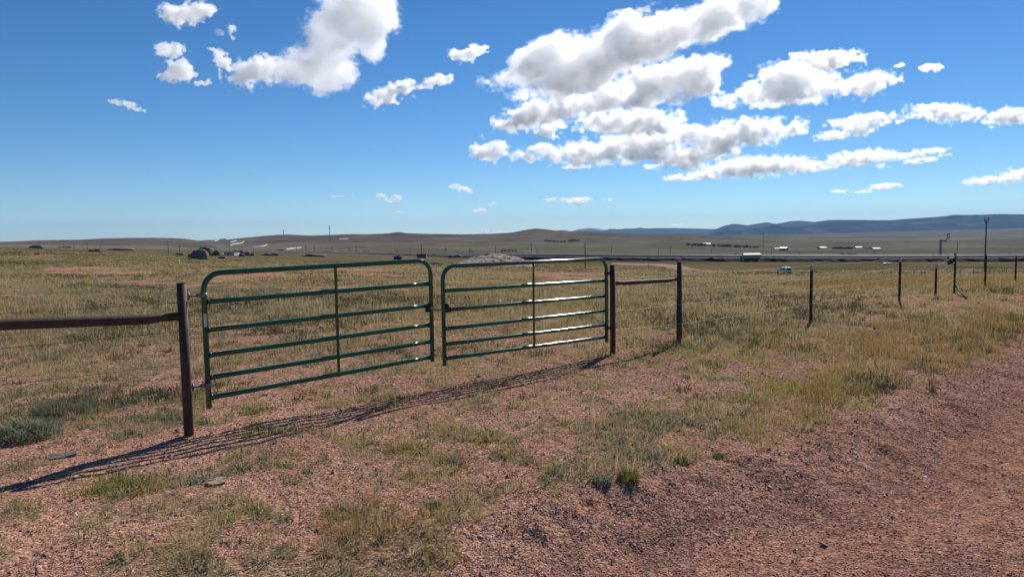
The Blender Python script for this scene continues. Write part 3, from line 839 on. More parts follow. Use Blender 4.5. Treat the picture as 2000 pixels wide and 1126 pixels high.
def mountain(name, crest, D, base_py, thick, mat, seed, rough):
    """a range: crest line of the photograph at distance D, slopes running down on both sides"""
    pxs = np.arange(crest[0][0], crest[-1][0] + 0.1, 2.0)
    cy_ = np.interp(pxs, [c[0] for c in crest], [c[1] for c in crest])
    by = np.interp(pxs, [c[0] for c in base_py], [c[1] for c in base_py])
    rows = 40
    V = []
    v = np.linspace(-1, 1, rows)
    for k, t in enumerate(v):
        d = D + t * thick
        s = 1 - abs(t) ** 1.3
        for px, c, b in zip(pxs, cy_, by):
            e0 = ray(px, c); eb = ray(px, b + 6)
            zc = EYE + D * e0[2] / e0[1]; zb = EYE + (D - thick) * eb[2] / eb[1]
            z = zb + (zc - zb) * s
            V.append((d * e0[0] / e0[1], d, z))
    V = np.array(V)
    n = fbm(V[:, 0] / 900, V[:, 1] / 900, 5, seed, 0.6) * rough
    tt = np.repeat(v, len(pxs))
    V[:, 2] += n * (1 - np.abs(tt)) * np.clip(np.abs(tt) * 3, 0.12, 1)
    na = len(pxs)
    i = (np.arange(rows - 1)[:, None] * na + np.arange(na - 1)[None, :]).ravel()
    Q = np.stack([i, i + 1, i + 1 + na, i + na], 1)
    o = link(name, np_mesh(name, V, Q, True), mat); tag(o, kind="structure")
M_PINE = mountain_mat("forested_slope", (0.018, 0.026, 0.020), (0.09, 0.085, 0.06), 0.0016)
M_FAR = mountain_mat("far_slope", (0.03, 0.04, 0.035), (0.06, 0.06, 0.05), 0.001)
M_SNOW = mountain_mat("snowy_slope", (0.10, 0.13, 0.17), (0.85, 0.87, 0.9), 0.0011)
BASE = [(1000, 470), (1380, 462), (1450, 460), (1600, 455), (1800, 450), (2000, 446), (2300, 440)]
mountain("mountains", [(1370, 462), (1385, 458.5), (1400, 454), (1412, 447.5), (1420, 447), (1440, 452), (1455, 449.5), (1475, 446), (1497, 444.5), (1511, 440), (1520, 441.5), (1535, 445), (1560, 444.5), (1590, 441), (1612, 433), (1630, 430), (1655, 429.6), (1700, 430.2), (1740, 431), (1770, 427), (1800, 426.4), (1835, 425), (1862, 421), (1885, 419.5), (1925, 418.8), (1955, 417.8), (2000, 419.5), (2060, 416), (2200, 414), (2350, 410)], 19500, BASE, 3600, M_PINE, 61, 120)
mountain("mountains", [(1240, 466), (1300, 458), (1380, 454), (1400, 446), (1415, 440), (1432, 436.5), (1441, 437), (1460, 439.5), (1475, 437), (1498, 433.5), (1515, 437), (1545, 431.5), (1562, 430.5), (1590, 433), (1620, 429.2), (1660, 429), (1740, 429.5), (1860, 420.5), (1990, 418), (2200, 420)], 26000, BASE, 3200, M_FAR, 62, 60)
mountain("snowy_mountains", [(1100, 462), (1118, 450.5), (1132, 447), (1146, 446), (1158, 445.6), (1172, 447.2), (1186, 448.6), (1200, 449), (1222, 445.4), (1236, 445.4), (1250, 443.8), (1262, 446), (1285, 452), (1300, 462)], 31800, [(1000, 468), (2000, 460)], 700, M_SNOW, 64, 160)
mountain("mountains", [(1080, 464), (1110, 452), (1145, 450.5), (1162, 450.5), (1180, 450), (1192, 446.3), (1210, 447), (1232, 447), (1250, 446), (1290, 445), (1330, 445.3), (1372, 446), (1400, 447), (1500, 446), (1700, 446)], 30500, [(1000, 470), (2000, 462)], 2600, M_FAR, 63, 40)
# ------------------------------------------------------------------ mesh builder and materials for things
class MB:
    def __init__(s): s.v, s.f, s.sm = [], [], []
    def add(s, V, F, smooth=False):
        o = len(s.v); s.v += [tuple(map(float, p)) for p in V]; s.f += [tuple(i + o for i in q) for q in F]; s.sm += [smooth] * len(F)
        return s
    def box(s, c, size, rz=0.0, taper=(1, 1)):
        x, y, z = (q / 2 for q in size); V = []
        for k in (-1, 1):
            t = taper if k > 0 else (1, 1)
            for (a, b) in ((-1, -1), (1, -1), (1, 1), (-1, 1)):
                px, py = a * x * t[0], b * y * t[1]
                V.append((c[0] + px * math.cos(rz) - py * math.sin(rz), c[1] + px * math.sin(rz) + py * math.cos(rz), c[2] + k * z))
        return s.add(V, [(3, 2, 1, 0), (4, 5, 6, 7), (0, 1, 5, 4), (1, 2, 6, 5), (2, 3, 7, 6), (3, 0, 4, 7)])
    def tube(s, pts, r, n=12, caps=True, squash=None):
        P = [Vector([float(q) for q in p]) for p in pts]; rr = r if isinstance(r, (list, tuple)) else [r] * len(P)
        V, F = [], []
        up = Vector((0, 0, 1)); ref = None
        for i, p in enumerate(P):
            t = ((P[min(i + 1, len(P) - 1)] - P[max(i - 1, 0)])).normalized()
            if ref is None:
                ref = up.cross(t)
                if ref.length < 1e-3: ref = Vector((1, 0, 0))
            ref = (ref - t * ref.dot(t)).normalized(); b = t.cross(ref)
            for k in range(n):
                a = 2 * math.pi * k / n
                V.append(p + ref * math.cos(a) * rr[i] + b * math.sin(a) * rr[i])
        for i in range(len(P) - 1):
            for k in range(n):
                F.append((i * n + k, i * n + (k + 1) % n, (i + 1) * n + (k + 1) % n, (i + 1) * n + k))
        s.add(V, F, True)
        if caps:
            o = len(s.v) - len(V)
            s.f += [tuple(o + k for k in range(n))[::-1], tuple(o + (len(P) - 1) * n + k for k in range(n))]; s.sm += [False, False]
        return s
    def prism(s, poly, y0, y1, frame):
        """outline in (a, z) swept from y0 to y1; frame maps (a, b, z) to a point"""
        n = len(poly); V = [frame(a, y0, z) for a, z in poly] + [frame(a, y1, z) for a, z in poly]
        F = [tuple(range(n))[::-1], tuple(range(n, 2 * n))] + [(i, (i + 1) % n, n + (i + 1) % n, n + i) for i in range(n)]
        return s.add(V, F)
    def blob(s, c, size, seed=0, rough=0.18, n=14, m_=9, rz=0.0, flat=0.25):
        """a weathered rock: rounded, lumpy, sunk into the ground"""
        V, F = [], []
        for i in range(m_ + 1):
            ph = math.pi * i / m_
            for k in range(n):
                a = 2 * math.pi * k / n
                d = np.array([math.sin(ph) * math.cos(a), math.sin(ph) * math.sin(a), math.cos(ph)])
                V.append(d)
        V = np.array(V)
        q = 1 + rough * fbm(V[:, 0] * 2.2 + V[:, 2] * 2.6 + seed * 9.1, V[:, 1] * 2.2 - V[:, 2] * 1.7 + seed * 3.7, 4, seed)
        V = np.sign(V) * np.abs(V) ** 0.85 * q[:, None] * np.array(size)[None] / 2
        V[:, 2] = np.maximum(V[:, 2], -size[2] * flat)
        ca, sa = math.cos(rz), math.sin(rz)
        V = np.stack([V[:, 0] * ca - V[:, 1] * sa + c[0], V[:, 0] * sa + V[:, 1] * ca + c[1], V[:, 2] + c[2]], 1)
        for i in range(m_):
            for k in range(n): F.append((i * n + k, (i + 1) * n + k, (i + 1) * n + (k + 1) % n, i * n + (k + 1) % n))
        return s.add(V, F, True)
    def build(s, name, mat, parent=None, origin=(0, 0, 0)):
        me = bpy.data.meshes.new(name)
        o_ = tuple(float(q) for q in origin)
        me.from_pydata([(p[0] - o_[0], p[1] - o_[1], p[2] - o_[2]) for p in s.v], [], s.f); me.update()
        me.polygons.foreach_set("use_smooth", s.sm)
        o = link(name, me, mat, parent)
        if parent is None: o.location = o_
        return o

def mat(name, col, rough=0.6, metal=0.0, spec=0.5, vary=0.0, vscale=8.0, col2=None, bump=0.0, emit=None, coat=0.0):
    mt = bpy.data.materials.new(name); mt.use_nodes = True
    n = mt.node_tree; L = n.links; b = n.nodes["Principled BSDF"]
    b.inputs["Base Color"].default_value = (*col, 1); b.inputs["Roughness"].default_value = rough
    b.inputs["Metallic"].default_value = metal; b.inputs["Specular IOR Level"].default_value = spec
    b.inputs["Coat Weight"].default_value = coat
    if vary or col2 or bump:
        tc = n.nodes.new("ShaderNodeTexCoord"); no = n.nodes.new("ShaderNodeTexNoise")
        no.inputs["Scale"].default_value = vscale; no.inputs["Detail"].default_value = 6; no.inputs["Roughness"].default_value = 0.62
        L.new(tc.outputs["Object"], no.inputs["Vector"])
        cr = n.nodes.new("ShaderNodeValToRGB"); cr.color_ramp.elements[0].position = 0.36; cr.color_ramp.elements[1].position = 0.66
        c2 = col2 or tuple(min(1, c * (1 + vary)) for c in col)
        c1 = col if col2 else tuple(c * (1 - vary) for c in col)
        cr.color_ramp.elements[0].color = (*c1, 1); cr.color_ramp.elements[1].color = (*c2, 1)
        L.new(no.outputs[0], cr.inputs[0]); L.new(cr.outputs[0], b.inputs["Base Color"])
        if bump:
            bp = n.nodes.new("ShaderNodeBump"); bp.inputs["Strength"].default_value = bump; bp.inputs["Distance"].default_value = 0.02
            L.new(no.outputs[0], bp.inputs["Height"]); L.new(bp.outputs[0], b.inputs["Normal"])
    return mt
M_RUST = mat("rusty_pipe", (0.042, 0.025, 0.020), 0.68, 0.0, 0.3, vscale=9, col2=(0.090, 0.050, 0.035), bump=0.25)
M_GREEN = mat("green_enamel", (0.011, 0.078, 0.038), 0.11, 0.0, 0.5, vscale=7, col2=(0.018, 0.098, 0.050))
M_ZINC = mat("zinc", (0.22, 0.225, 0.23), 0.6, 0.6, vary=0.15, vscale=30)
M_WIRE = mat("fence_wire", (0.36, 0.34, 0.31), 0.6, 0.4, vary=0.2, vscale=4)
M_DKWIRE = mat("old_fence_wire", (0.16, 0.13, 0.12), 0.6, 0.4, vary=0.25, vscale=4)
M_BLACKIRON = mat("black_iron", (0.018, 0.017, 0.018), 0.5, 0.3)
M_WHITE = mat("white_paint", (0.78, 0.79, 0.80), 0.4, vary=0.05, vscale=2)
M_DECAL = mat("white_decal", (0.62, 0.64, 0.66), 0.5)
M_TPOST = mat("dark_post_steel", (0.024, 0.024, 0.021), 0.85, 0.0, 0.2, vscale=10, col2=(0.055, 0.042, 0.034))
M_TPOSTTOP = mat("pale_post_top", (0.34, 0.34, 0.33), 0.6, vary=0.1)
M_POLE = mat("weathered_pole", (0.060, 0.050, 0.042), 0.9, spec=0.2, vscale=3, col2=(0.095, 0.082, 0.07))
M_STEELG = mat("galvanised_structure", (0.23, 0.23, 0.235), 0.55, 0.5, vary=0.15)
M_DARK = mat("dark_equipment", (0.022, 0.022, 0.026), 0.6)
M_GLASS = mat("dark_glass", (0.012, 0.014, 0.018), 0.08, spec=0.8)
M_TYRE = mat("tyre_rubber", (0.018, 0.018, 0.018), 0.85)
M_REDBOX = mat("red_brown_siding", (0.13, 0.075, 0.072), 0.8, vary=0.12, vscale=1.5)
M_GREYWALL = mat("grey_siding", (0.26, 0.26, 0.29), 0.7, vary=0.08, vscale=1)
M_DARKWALL = mat("dark_siding", (0.04, 0.038, 0.042), 0.8, vary=0.15)
M_ROOF = mat("pale_metal_roof", (0.62, 0.62, 0.61), 0.6, spec=0.2, vary=0.04)
M_STUCCO = mat("stucco_wall", (0.42, 0.44, 0.45), 0.8, vary=0.1, vscale=0.5)
M_ROCK = mat("granite", (0.115, 0.085, 0.072), 0.9, spec=0.25, vscale=0.55, col2=(0.23, 0.18, 0.155), bump=0.6)
M_ROCKPINK = mat("pink_granite", (0.22, 0.155, 0.125), 0.9, spec=0.2, vscale=0.8, col2=(0.36, 0.27, 0.225), bump=0.6)
M_SNOWFENCE = mat("weathered_pale_boards", (0.62, 0.60, 0.57), 0.8, vary=0.12, vscale=0.1)
M_RUBBLE = mat("dark_rubble", (0.020, 0.016, 0.014), 0.95, spec=0.15, vscale=0.35, col2=(0.075, 0.052, 0.04), bump=1.0)
M_BALLAST = mat("rail_ballast", (0.10, 0.092, 0.088), 0.9, spec=0.2, vary=0.2, vscale=0.3)
M_ROADTOP = mat("pale_highway", (0.085, 0.084, 0.084), 0.5, spec=0.02, vary=0.12, vscale=0.02)
M_DARKROAD = mat("dark_road_side", (0.062, 0.060, 0.064), 0.9, vary=0.2, vscale=0.2)
M_BARK = mat("bark", (0.05, 0.04, 0.032), 0.9)

# ------------------------------------------------------------------ the gate line
LINE0 = np.array([-2.7425, 5.8949]); LDIR = np.array([0.74072, 0.67181]); LNRM = np.array([LDIR[1], -LDIR[0]])   # normal points to the camera side
GZ0 = 0.0
def on_line(s, z, off=0.0):
    p = LINE0 + LDIR * s + LNRM * off
    return (p[0], p[1], z)

def arc(c, r, a0, a1, n, off=0.0):
    return [on_line(c[0] + r * math.cos(R_(a0 + (a1 - a0) * i / n)), c[1] + r * math.sin(R_(a0 + (a1 - a0) * i / n)), off) for i in range(n + 1)]

def build_gate(sL, zL0, zL1, sR, zR0, zR1, railsL, railsR, brace_s, label, hinge_left, sticker):
    """tube gate: bent tube frame, five rails, one upright brace; z*0 foot of the stile, z*1 top of the bend"""
    org = on_line(sL, gz1(*on_line(sL, 0)[:2])); g = empty("tube_gate", org)
    tag(g, label, "gate", "green tube gates closing the driveway")
    R1, RT = 0.15, 0.0235
    pts = [on_line(sL, zL0)] + arc((sL + R1, zL1 - R1), R1, 180, 90, 8) + arc((sR - R1, zR1 - R1), R1, 90, 0, 8) + [on_line(sR, zR0)]
    fr = MB(); fr.tube(pts, RT, 16); fr.build("frame", M_GREEN, g, org)
    for zl, zr in zip(railsL, railsR):
        r = MB(); n = 10
        P = [on_line(sL + RT + (sR - sL - 2 * RT) * t, zl + (zr - zl) * t) for t in np.linspace(0, 1, n)]
        r.tube(P, 0.0215, 14)
        for t in (0.0, 1.0):                             # weld bead where the rail meets the stile
            q = on_line(sL + RT + (sR - sL - 2 * RT) * t, zl + (zr - zl) * t)
            e = on_line(sL + RT + (sR - sL - 2 * RT) * (t + (0.006 if t == 0 else -0.006)), zl + (zr - zl) * t)
            r.tube([q, e], 0.0245, 14)
        # pressed sleeve by the brace
        tb = (brace_s - sL) / (sR - sL)
        q0, q1 = tb - 0.07, tb + 0.012
        r.tube([on_line(sL + (sR - sL) * t, zl + (zr - zl) * t + dz) for t, dz in ((q0, 0.0), (q0 + .025, 0.006), (q1 - .01, 0.006), (q1, 0.0))], 0.0212, 14)
        r.build("rail", M_GREEN, g, org)
    t = (brace_s - sL) / (sR - sL)
    b = MB(); zt = zL1 + (zR1 - zL1) * t - RT * .5; zb = railsL[-1] + (railsR[-1] - railsL[-1]) * t
    c = on_line(brace_s, (zt + zb) / 2, 0.027)
    b.box(c, (0.026, 0.010, zt - zb + 0.03), math.atan2(LDIR[1], LDIR[0])); b.build("brace", M_GREEN, g, org)
    # hinges
    sh = sL if hinge_left else sR; dirn = -1 if hinge_left else 1
    reach = 0.140 if hinge_left else 0.098
    for zh in ((1.168, 0.398) if hinge_left else (1.10, 0.36)):
        h = MB()
        h.tube([on_line(sh, zh - 0.02), on_line(sh, zh + 0.02)], 0.0275, 14)
        h.tube([on_line(sh + dirn * 0.02, zh), on_line(sh + dirn * 0.058, zh)], 0.016, 10)
        h.tube([on_line(sh + dirn * 0.05, zh), on_line(sh + dirn * reach, zh - 0.004)], 0.010, 8)
        h.tube([on_line(sh + dirn * (reach - 0.016), zh - 0.035), on_line(sh + dirn * (reach - 0.016), zh + 0.03)], 0.009, 8)
        h.build("hinge", M_ZINC if hinge_left else M_BLACKIRON, g, org)
    # latch plate at the free end, holding the chain
    sf = sR if hinge_left else sL; d2 = -1 if hinge_left else 1
    zf = 0.875 if hinge_left else 0.85
    l = MB(); l.prism([(sf + d2 * 0.024, zf - .045), (sf + d2 * .085, zf - .045), (sf + d2 * .085, zf - .02), (sf + d2 * .04, zf + .055), (sf + d2 * .024, zf + .055)], 0.0, 0.024, lambda a, b_, z: on_line(a, z, b_ + 0.004))
    l.tube([on_line(sf + d2 * .055, zf - .01, 0.01), on_line(sf + d2 * .055, zf - .01, 0.045)], 0.024, 12)
    l.build("latch", M_BLACKIRON, g, org)
    if sticker:
        s_ = MB(); s_.box(on_line(sL - 0.006, 0.955, 0.0235), (0.022, 0.003, 0.11), math.atan2(LDIR[1], LDIR[0])); so = s_.build("sticker", M_DECAL, g, org)
        so["label"] = "small white sticker on the hinge stile"
    else:
        s_ = MB(); s0 = brace_s + 0.05                   # worn row of small white letters, too small to read
        rz = math.atan2(LDIR[1], LDIR[0])
        zz = lambda s: zL1 + (zR1 - zL1) * (s - sL) / (sR - sL) - RT + 0.0
        for k, w in enumerate((.020, .012, .016, .010, .018, .014)):
            s_.box(on_line(s0 + 0.012, zz(s0) - 0.0235 + RT * 0.98, RT - 0.0005), (w * .8, 0.002, 0.018 if k % 2 == 0 else 0.013), rz); s0 += w + .014
        s_.build("lettering", M_DECAL, g, org)
    return g

build_gate(0.175, 0.195, 1.352, 2.53, 0.290, 1.378, (1.108, .868, .650, .458, .284), (1.130, .896, .688, .506, .338), 1.398,
           "left leaf of the green tube gate, white sticker on its hinge stile", True, True)
build_gate(2.690, 0.222, 1.305, 5.415, 0.172, 1.296, (1.040, .832, .626, .456, .298), (1.006, .797, .597, .409, .243), 4.03,
           "right leaf of the green tube gate, sunlit glints along its rails", False, False)

def chain():
    org = on_line(2.48, 0.9)
    links, tot = 13, 0.30
    m_ = MB()
    for k in range(links):
        t = (k + .5) / links
        s = 2.475 + tot * t; z = 0.880 - 0.03 * t - 0.055 * 4 * t * (1 - t) * 0.45
        n = 10; pts = []
        for q in range(n + 1):
            a = 2 * math.pi * q / n
            u_, v_ = 0.0165 * math.cos(a), 0.009 * math.sin(a)
            pts.append(on_line(s + u_, z + (v_ if k % 2 else 0), 0.034 + (0 if k % 2 else v_)))
        m_.tube(pts, 0.0028, 6, caps=False)
    tag(m_.build("chain", M_ZINC, None, org), "short steel chain tying the two gate leaves together", "chain")
chain()

def brace_posts(posts, rail, label, sleeve=None):
    """pipe posts welded to one horizontal pipe rail"""
    s0 = posts[0][0]; org = on_line(s0, gz1(*on_line(s0, 0)[:2])); g = empty("pipe_brace", org)
    tag(g, label, "fence brace", "rusty pipe braces either side of the gate")
    for (s, zt, r, zb, lean) in posts:
        p = MB(); p.tube([on_line(s - lean, zb - 0.4), on_line(s, zt)], r, 18)
        p.tube([on_line(s, zt - .002), on_line(s, zt + 0.004)], r * 1.03, 18)
        o = p.build("post", M_RUST, g, org)
        if sleeve and sleeve[0] == s:
            q = MB(); q.tube([on_line(s, sleeve[2]), on_line(s, sleeve[1])], r + 0.005, 18); q.build("sleeve", M_RUST, o, org)
    (sa, za, sb, zb_, r) = rail
    q = MB(); e = 0.16 * np.sign(sb - sa)
    q.tube([on_line(sa, za), on_line(sa + e, za), on_line(sa + e * 1.5, za - .004), on_line(sb - e * 1.5, zb_ - .004), on_line(sb - e, zb_), on_line(sb, zb_)], [r * .82, r * .82, r, r, r * .82, r * .82], 18)
    q.build("rail", M_RUST, g, org)
    return g
brace_posts([(0.0, 1.279, 0.0385, 0.0, 0.0), (-2.45, 1.30, 0.0385, 0.0, 0.0)], (-0.02, 1.005, -2.43, 1.105, 0.041),
            "rusty brown pipe post with a level rail running out of frame at the left")
brace_posts([(5.545, 1.210, 0.0375, 0.0, 0.0), (7.1, 1.193, 0.0375, -0.02, 0.0)], (5.56, 0.955, 7.09, 0.935, 0.031),
            "two rusty brown pipe posts joined by a level rail, right of the gate", (7.1, 0.62, -0.2))

# ------------------------------------------------------------------ steel T posts and barbed wire
TP = [(11.46, 0.996, -.16, 0.13, "steel fence post nearest the right pipe brace, its top painted pale"), (16.0, 0.963, -.04, 0.10, "second steel fence post right of the pipe brace, standing by the gravel bank"),
      (18.5, 0.724, -.276, 0.12, "shorter steel fence post with taut wires rising from it to its right neighbour"), (20.0, 0.957, .02, 0.0, "dark steel fence post with a leaning stay at its foot"),
      (22.85, 0.830, -.05, 0.0, "steel fence post in front of the tall utility pole at the right"), (26.27, 0.694, -.14, 0.0, "steel fence post nearest the right edge of the picture")]
for k, (s, zt, zb, top, lab) in enumerate(TP):
    org = on_line(s, zb); g = empty("steel_post", org); tag(g, lab, "fence post", "steel posts of the wire fence")
    rz = math.atan2(LDIR[1], LDIR[0]); z0 = min(zb, gz1(org[0], org[1])) - .3
    p = MB(); h = zt - top - z0
    p.box(on_line(s, z0 + h / 2), (0.050, 0.014, h), rz); p.box(on_line(s, z0 + h / 2, -0.022), (0.013, 0.034, h - .004), rz)
    z = zt - top - 0.06
    while z > zb + .1:
        p.box(on_line(s, z, 0.010), (0.018, 0.010, 0.016), rz); z -= 0.055
    p.build("stem", M_TPOST, g, org)
    if top:
        p = MB(); p.box(on_line(s, zt - top / 2), (0.050, 0.0142, top), rz); p.box(on_line(s, zt - top / 2, -0.022), (0.0132, 0.034, top - .004), rz); p.build("tip", M_TPOSTTOP, g, org)
    if k == 3:
        p = MB(); a = on_line(s, zb + .06); b = at(1893, 578, a[1] - 1.9); b[2] = gz1(b[0], b[1]) - .05
        p.tube([a, b], 0.022, 8); p.build("stay", M_TPOST, g, org)

def barbed(pts, r, matr, label, spacing=0.13, wrap=None):
    """strand through fence points, each span sagging a little, with four pointed barbs"""
    P = []
    for (s0, z0), (s1, z1) in zip(pts[:-1], pts[1:]):
        n = max(3, int(abs(s1 - s0) / 0.35))
        for i in range(n):
            t = i / n; P.append(on_line(s0 + (s1 - s0) * t, z0 + (z1 - z0) * t - 0.010 * abs(s1 - s0) / 3 * 4 * t * (1 - t), 0.041))
    P.append(on_line(*pts[-1], 0.041))
    m_ = MB(); m_.tube(P, r, 5, caps=False)
    for w in wrap or ():                                 # turns round the post
        m_.tube([on_line(w[0] + (w[2] + r) * math.cos(a), w[1] + .006 * a / 6.283, (w[2] + r) * math.sin(a)) for a in np.linspace(0, 12.57, 34)], r, 5, caps=False)
    rg = random.Random(len(label)); tot = abs(pts[-1][0] - pts[0][0]); L = 0
    ss = np.array([p[0] for p in pts]); zz = np.array([p[1] for p in pts]); o_ = np.argsort(ss)
    s = min(ss) + .05
    while s < min(max(ss), 14):
        z = np.interp(s, ss[o_], zz[o_]) - .004; a = rg.random() * 6.28
        for d in (0, 1.57):
            u_, v_ = math.cos(a + d) * .016, math.sin(a + d) * .016
            m_.tube([on_line(s - .004, z - u_, .041 - v_), on_line(s + .004, z + u_, .041 + v_)], r * .5, 4, caps=False)
        s += spacing
    tag(m_.build("barbed_wire", matr, None, P[0]), label, "wire", "strands of barbed wire")
def zs(f): return [(s, zb + (zt - zb) * f) for (s, zt, zb, _, _) in TP]
ord4 = ["top", "second", "third", "lowest"]
RW = [[(5.53, 1.03), (7.14, 1.008)] , [(5.55, .80), (7.14, .78)], [(5.56, .582), (7.14, .559)], [(5.56, .33), (7.14, .263)]]
TW = [[(11.45, .965), (16, .94), (18.5, .70), (20, .93), (22.85, .80), (26.27, .67)], [(11.45, .721), (16, .74), (18.5, .512), (20, .748), (22.85, .60), (26.27, .48)],
      [(11.45, .514), (16, .52), (18.5, .286), (20, .511), (22.85, .40), (26.27, .28)], [(11.45, .243), (16, .30), (18.5, .06), (20, .315), (22.85, .2), (26.27, .08)]]
for k in range(4):
    barbed(RW[k] + TW[k] + [(34, TW[k][-1][1] - .5)], 0.0022, M_WIRE, ord4[k] + " barbed wire of the right fence, from pipe brace to steel posts")
LW = [[(0.0, 1.123), (-2.45, 1.16)], [(0.0, .886), (-2.45, .90)], [(0.0, .615), (-2.45, .645)], [(0.0, .373), (-2.45, .41)]]
for k in range(4):
    barbed([(LW[k][0][0] + .0, LW[k][0][1])] + LW[k][1:] + [(-6.5, LW[k][1][1])], 0.0021, M_DKWIRE, ord4[k] + " barbed wire of the left fence, tied round the left post", wrap=[(0.0, LW[k][0][1], 0.0385)])
# ------------------------------------------------------------------ finding the ground under a pixel
_DG = np.exp(np.linspace(math.log(20), math.log(18000), 1500))
def spot(px, py, dmin=25, dmax=18000):
    d = ray(px, py); D = _DG[(_DG >= dmin) & (_DG <= dmax)]
    x = d[0] / d[1] * D; zr = EYE + d[2] / d[1] * D
    zg = ground_z(x, D)
    hit = np.where(zg >= zr)[0]
    i = hit[0] if len(hit) else int(np.argmin(zr - zg))
    return np.array([x[i], D[i], zg[i]])
def U(p): return p[1] / FOC                                # metres per photograph pixel at that depth

# ------------------------------------------------------------------ railway bank and highway
def strip(name, path, prof, seed, rough):
    """path [(x, y)], profile [(back, up)] built along it; each profile span is its own surface"""
    P = np.array(path); n = 520
    t = np.linspace(0, 1, n); L = np.cumsum(np.r_[0, np.hypot(*np.diff(P, axis=0).T)]); L /= L[-1]
    x = np.interp(t, L, P[:, 0]); y = np.interp(t, L, P[:, 1]); hs_ = np.interp(t, L, P[:, 2])
    k = np.ones(31) / 31; pad = lambda a: np.convolve(np.pad(a, 15, mode='edge'), k, 'valid')
    x, y = pad(x), pad(y)
    tx, ty = np.gradient(x), np.gradient(y); ll = np.hypot(tx, ty); nx, ny = -ty / ll, tx / ll
    g = pad(ground_z(x, y))
    for (a, b, nm, mt, sub) in prof:
        rows = []
        for q in np.linspace(0, 1, sub):
            o = a[0] + (b[0] - a[0]) * q; h = a[1] + (b[1] - a[1]) * q
            xx, yy = x + nx * o, y + ny * o
            zz = g + h * hs_ + rough * (1 if 0 < q < 1 else .5) * (fbm(xx / 3.0, yy / 1.5, 4, seed) if 'rubble' in mt.name else 0)
            rows.append(np.stack([xx, yy, zz], 1))
        V = np.concatenate(rows)
        i = (np.arange(sub - 1)[:, None] * n + np.arange(n - 1)[None]).ravel()
        yield nm, mt, V, np.stack([i, i + 1, i + 1 + n, i + n], 1)
def rail_pt(px, D, h): d = ray(px, 500); return (d[0] / d[1] * D, D, h)
path = [rail_pt(480, 760, .12), rail_pt(640, 640, .25), rail_pt(800, 540, .5), rail_pt(960, 470, .8), rail_pt(1100, 440, 1.), rail_pt(1400, 430, 1.), rail_pt(1700, 430, 1.), rail_pt(2050, 430, 1.), rail_pt(2500, 430, 1.)]
S = {}
for nm, mt, V, Q in strip("railway", path, [((1.5, -.8), (5.5, 1.95), "railway_bank", M_RUBBLE, 9), ((5.5, 1.95), (10.5, 2.05), "railway", M_BALLAST, 3), ((10.5, 2.05), (12.5, 3.45), "highway_bank", M_DARKROAD, 4),
                                         ((12.5, 3.45), (24, 3.75), "highway", M_ROADTOP, 4), ((24, 3.75), (29, 1.5), "highway_verge", M_DARKROAD, 3)], 81, 0.55):
    tag(link(nm, np_mesh(nm, V, Q[:, ::-1], 'rubble' in mt.name), mt), kind="structure")

# ------------------------------------------------------------------ poles and masts
def pole(px, top, base, D, label, arm=True, r=None, kindname="utility_pole", xoff=0.0):
    p = spot(px, base, D * .7, D * 1.4); u_ = U(p); h = (base - top) * u_
    org = (p[0], p[1], p[2]); g = empty(kindname, org)
    tag(g, label, "utility pole", "utility poles across the plain")
    r = r or max(0.14, 0.42 * u_)
    m_ = MB(); m_.tube([(p[0], p[1], p[2] - 1), (p[0], p[1], p[2] + h * .5), (p[0], p[1], p[2] + h)], [r, r * .9, r * .7], 8); m_.build("shaft", M_POLE, g, org)
    if arm:
        m_ = MB(); w = max(2.4, 3.2 * u_)
        m_.box((p[0], p[1] - r, p[2] + h * .93), (w, .14, max(.14, .3 * u_))); m_.build("crossarm", M_POLE, g, org)
    return g, p, u_, h
g, p, u_, h = pole(1923, 429, 532, 170, "tallest utility pole, at the right, with a short twin pronged top", arm=False, r=0.18)
for s in (-1, 1):
    m_ = MB(); m_.tube([(p[0], p[1], p[2] + h - 1.0), (p[0] + s * .42, p[1], p[2] + h - .55), (p[0] + s * .42, p[1], p[2] + h + .55)], 0.07, 6); m_.tube([(p[0] + s * .42, p[1], p[2] + h + .2), (p[0] + s * .42, p[1], p[2] + h + .6)], .13, 8)
    m_.build("insulator", M_POLE, g, p)
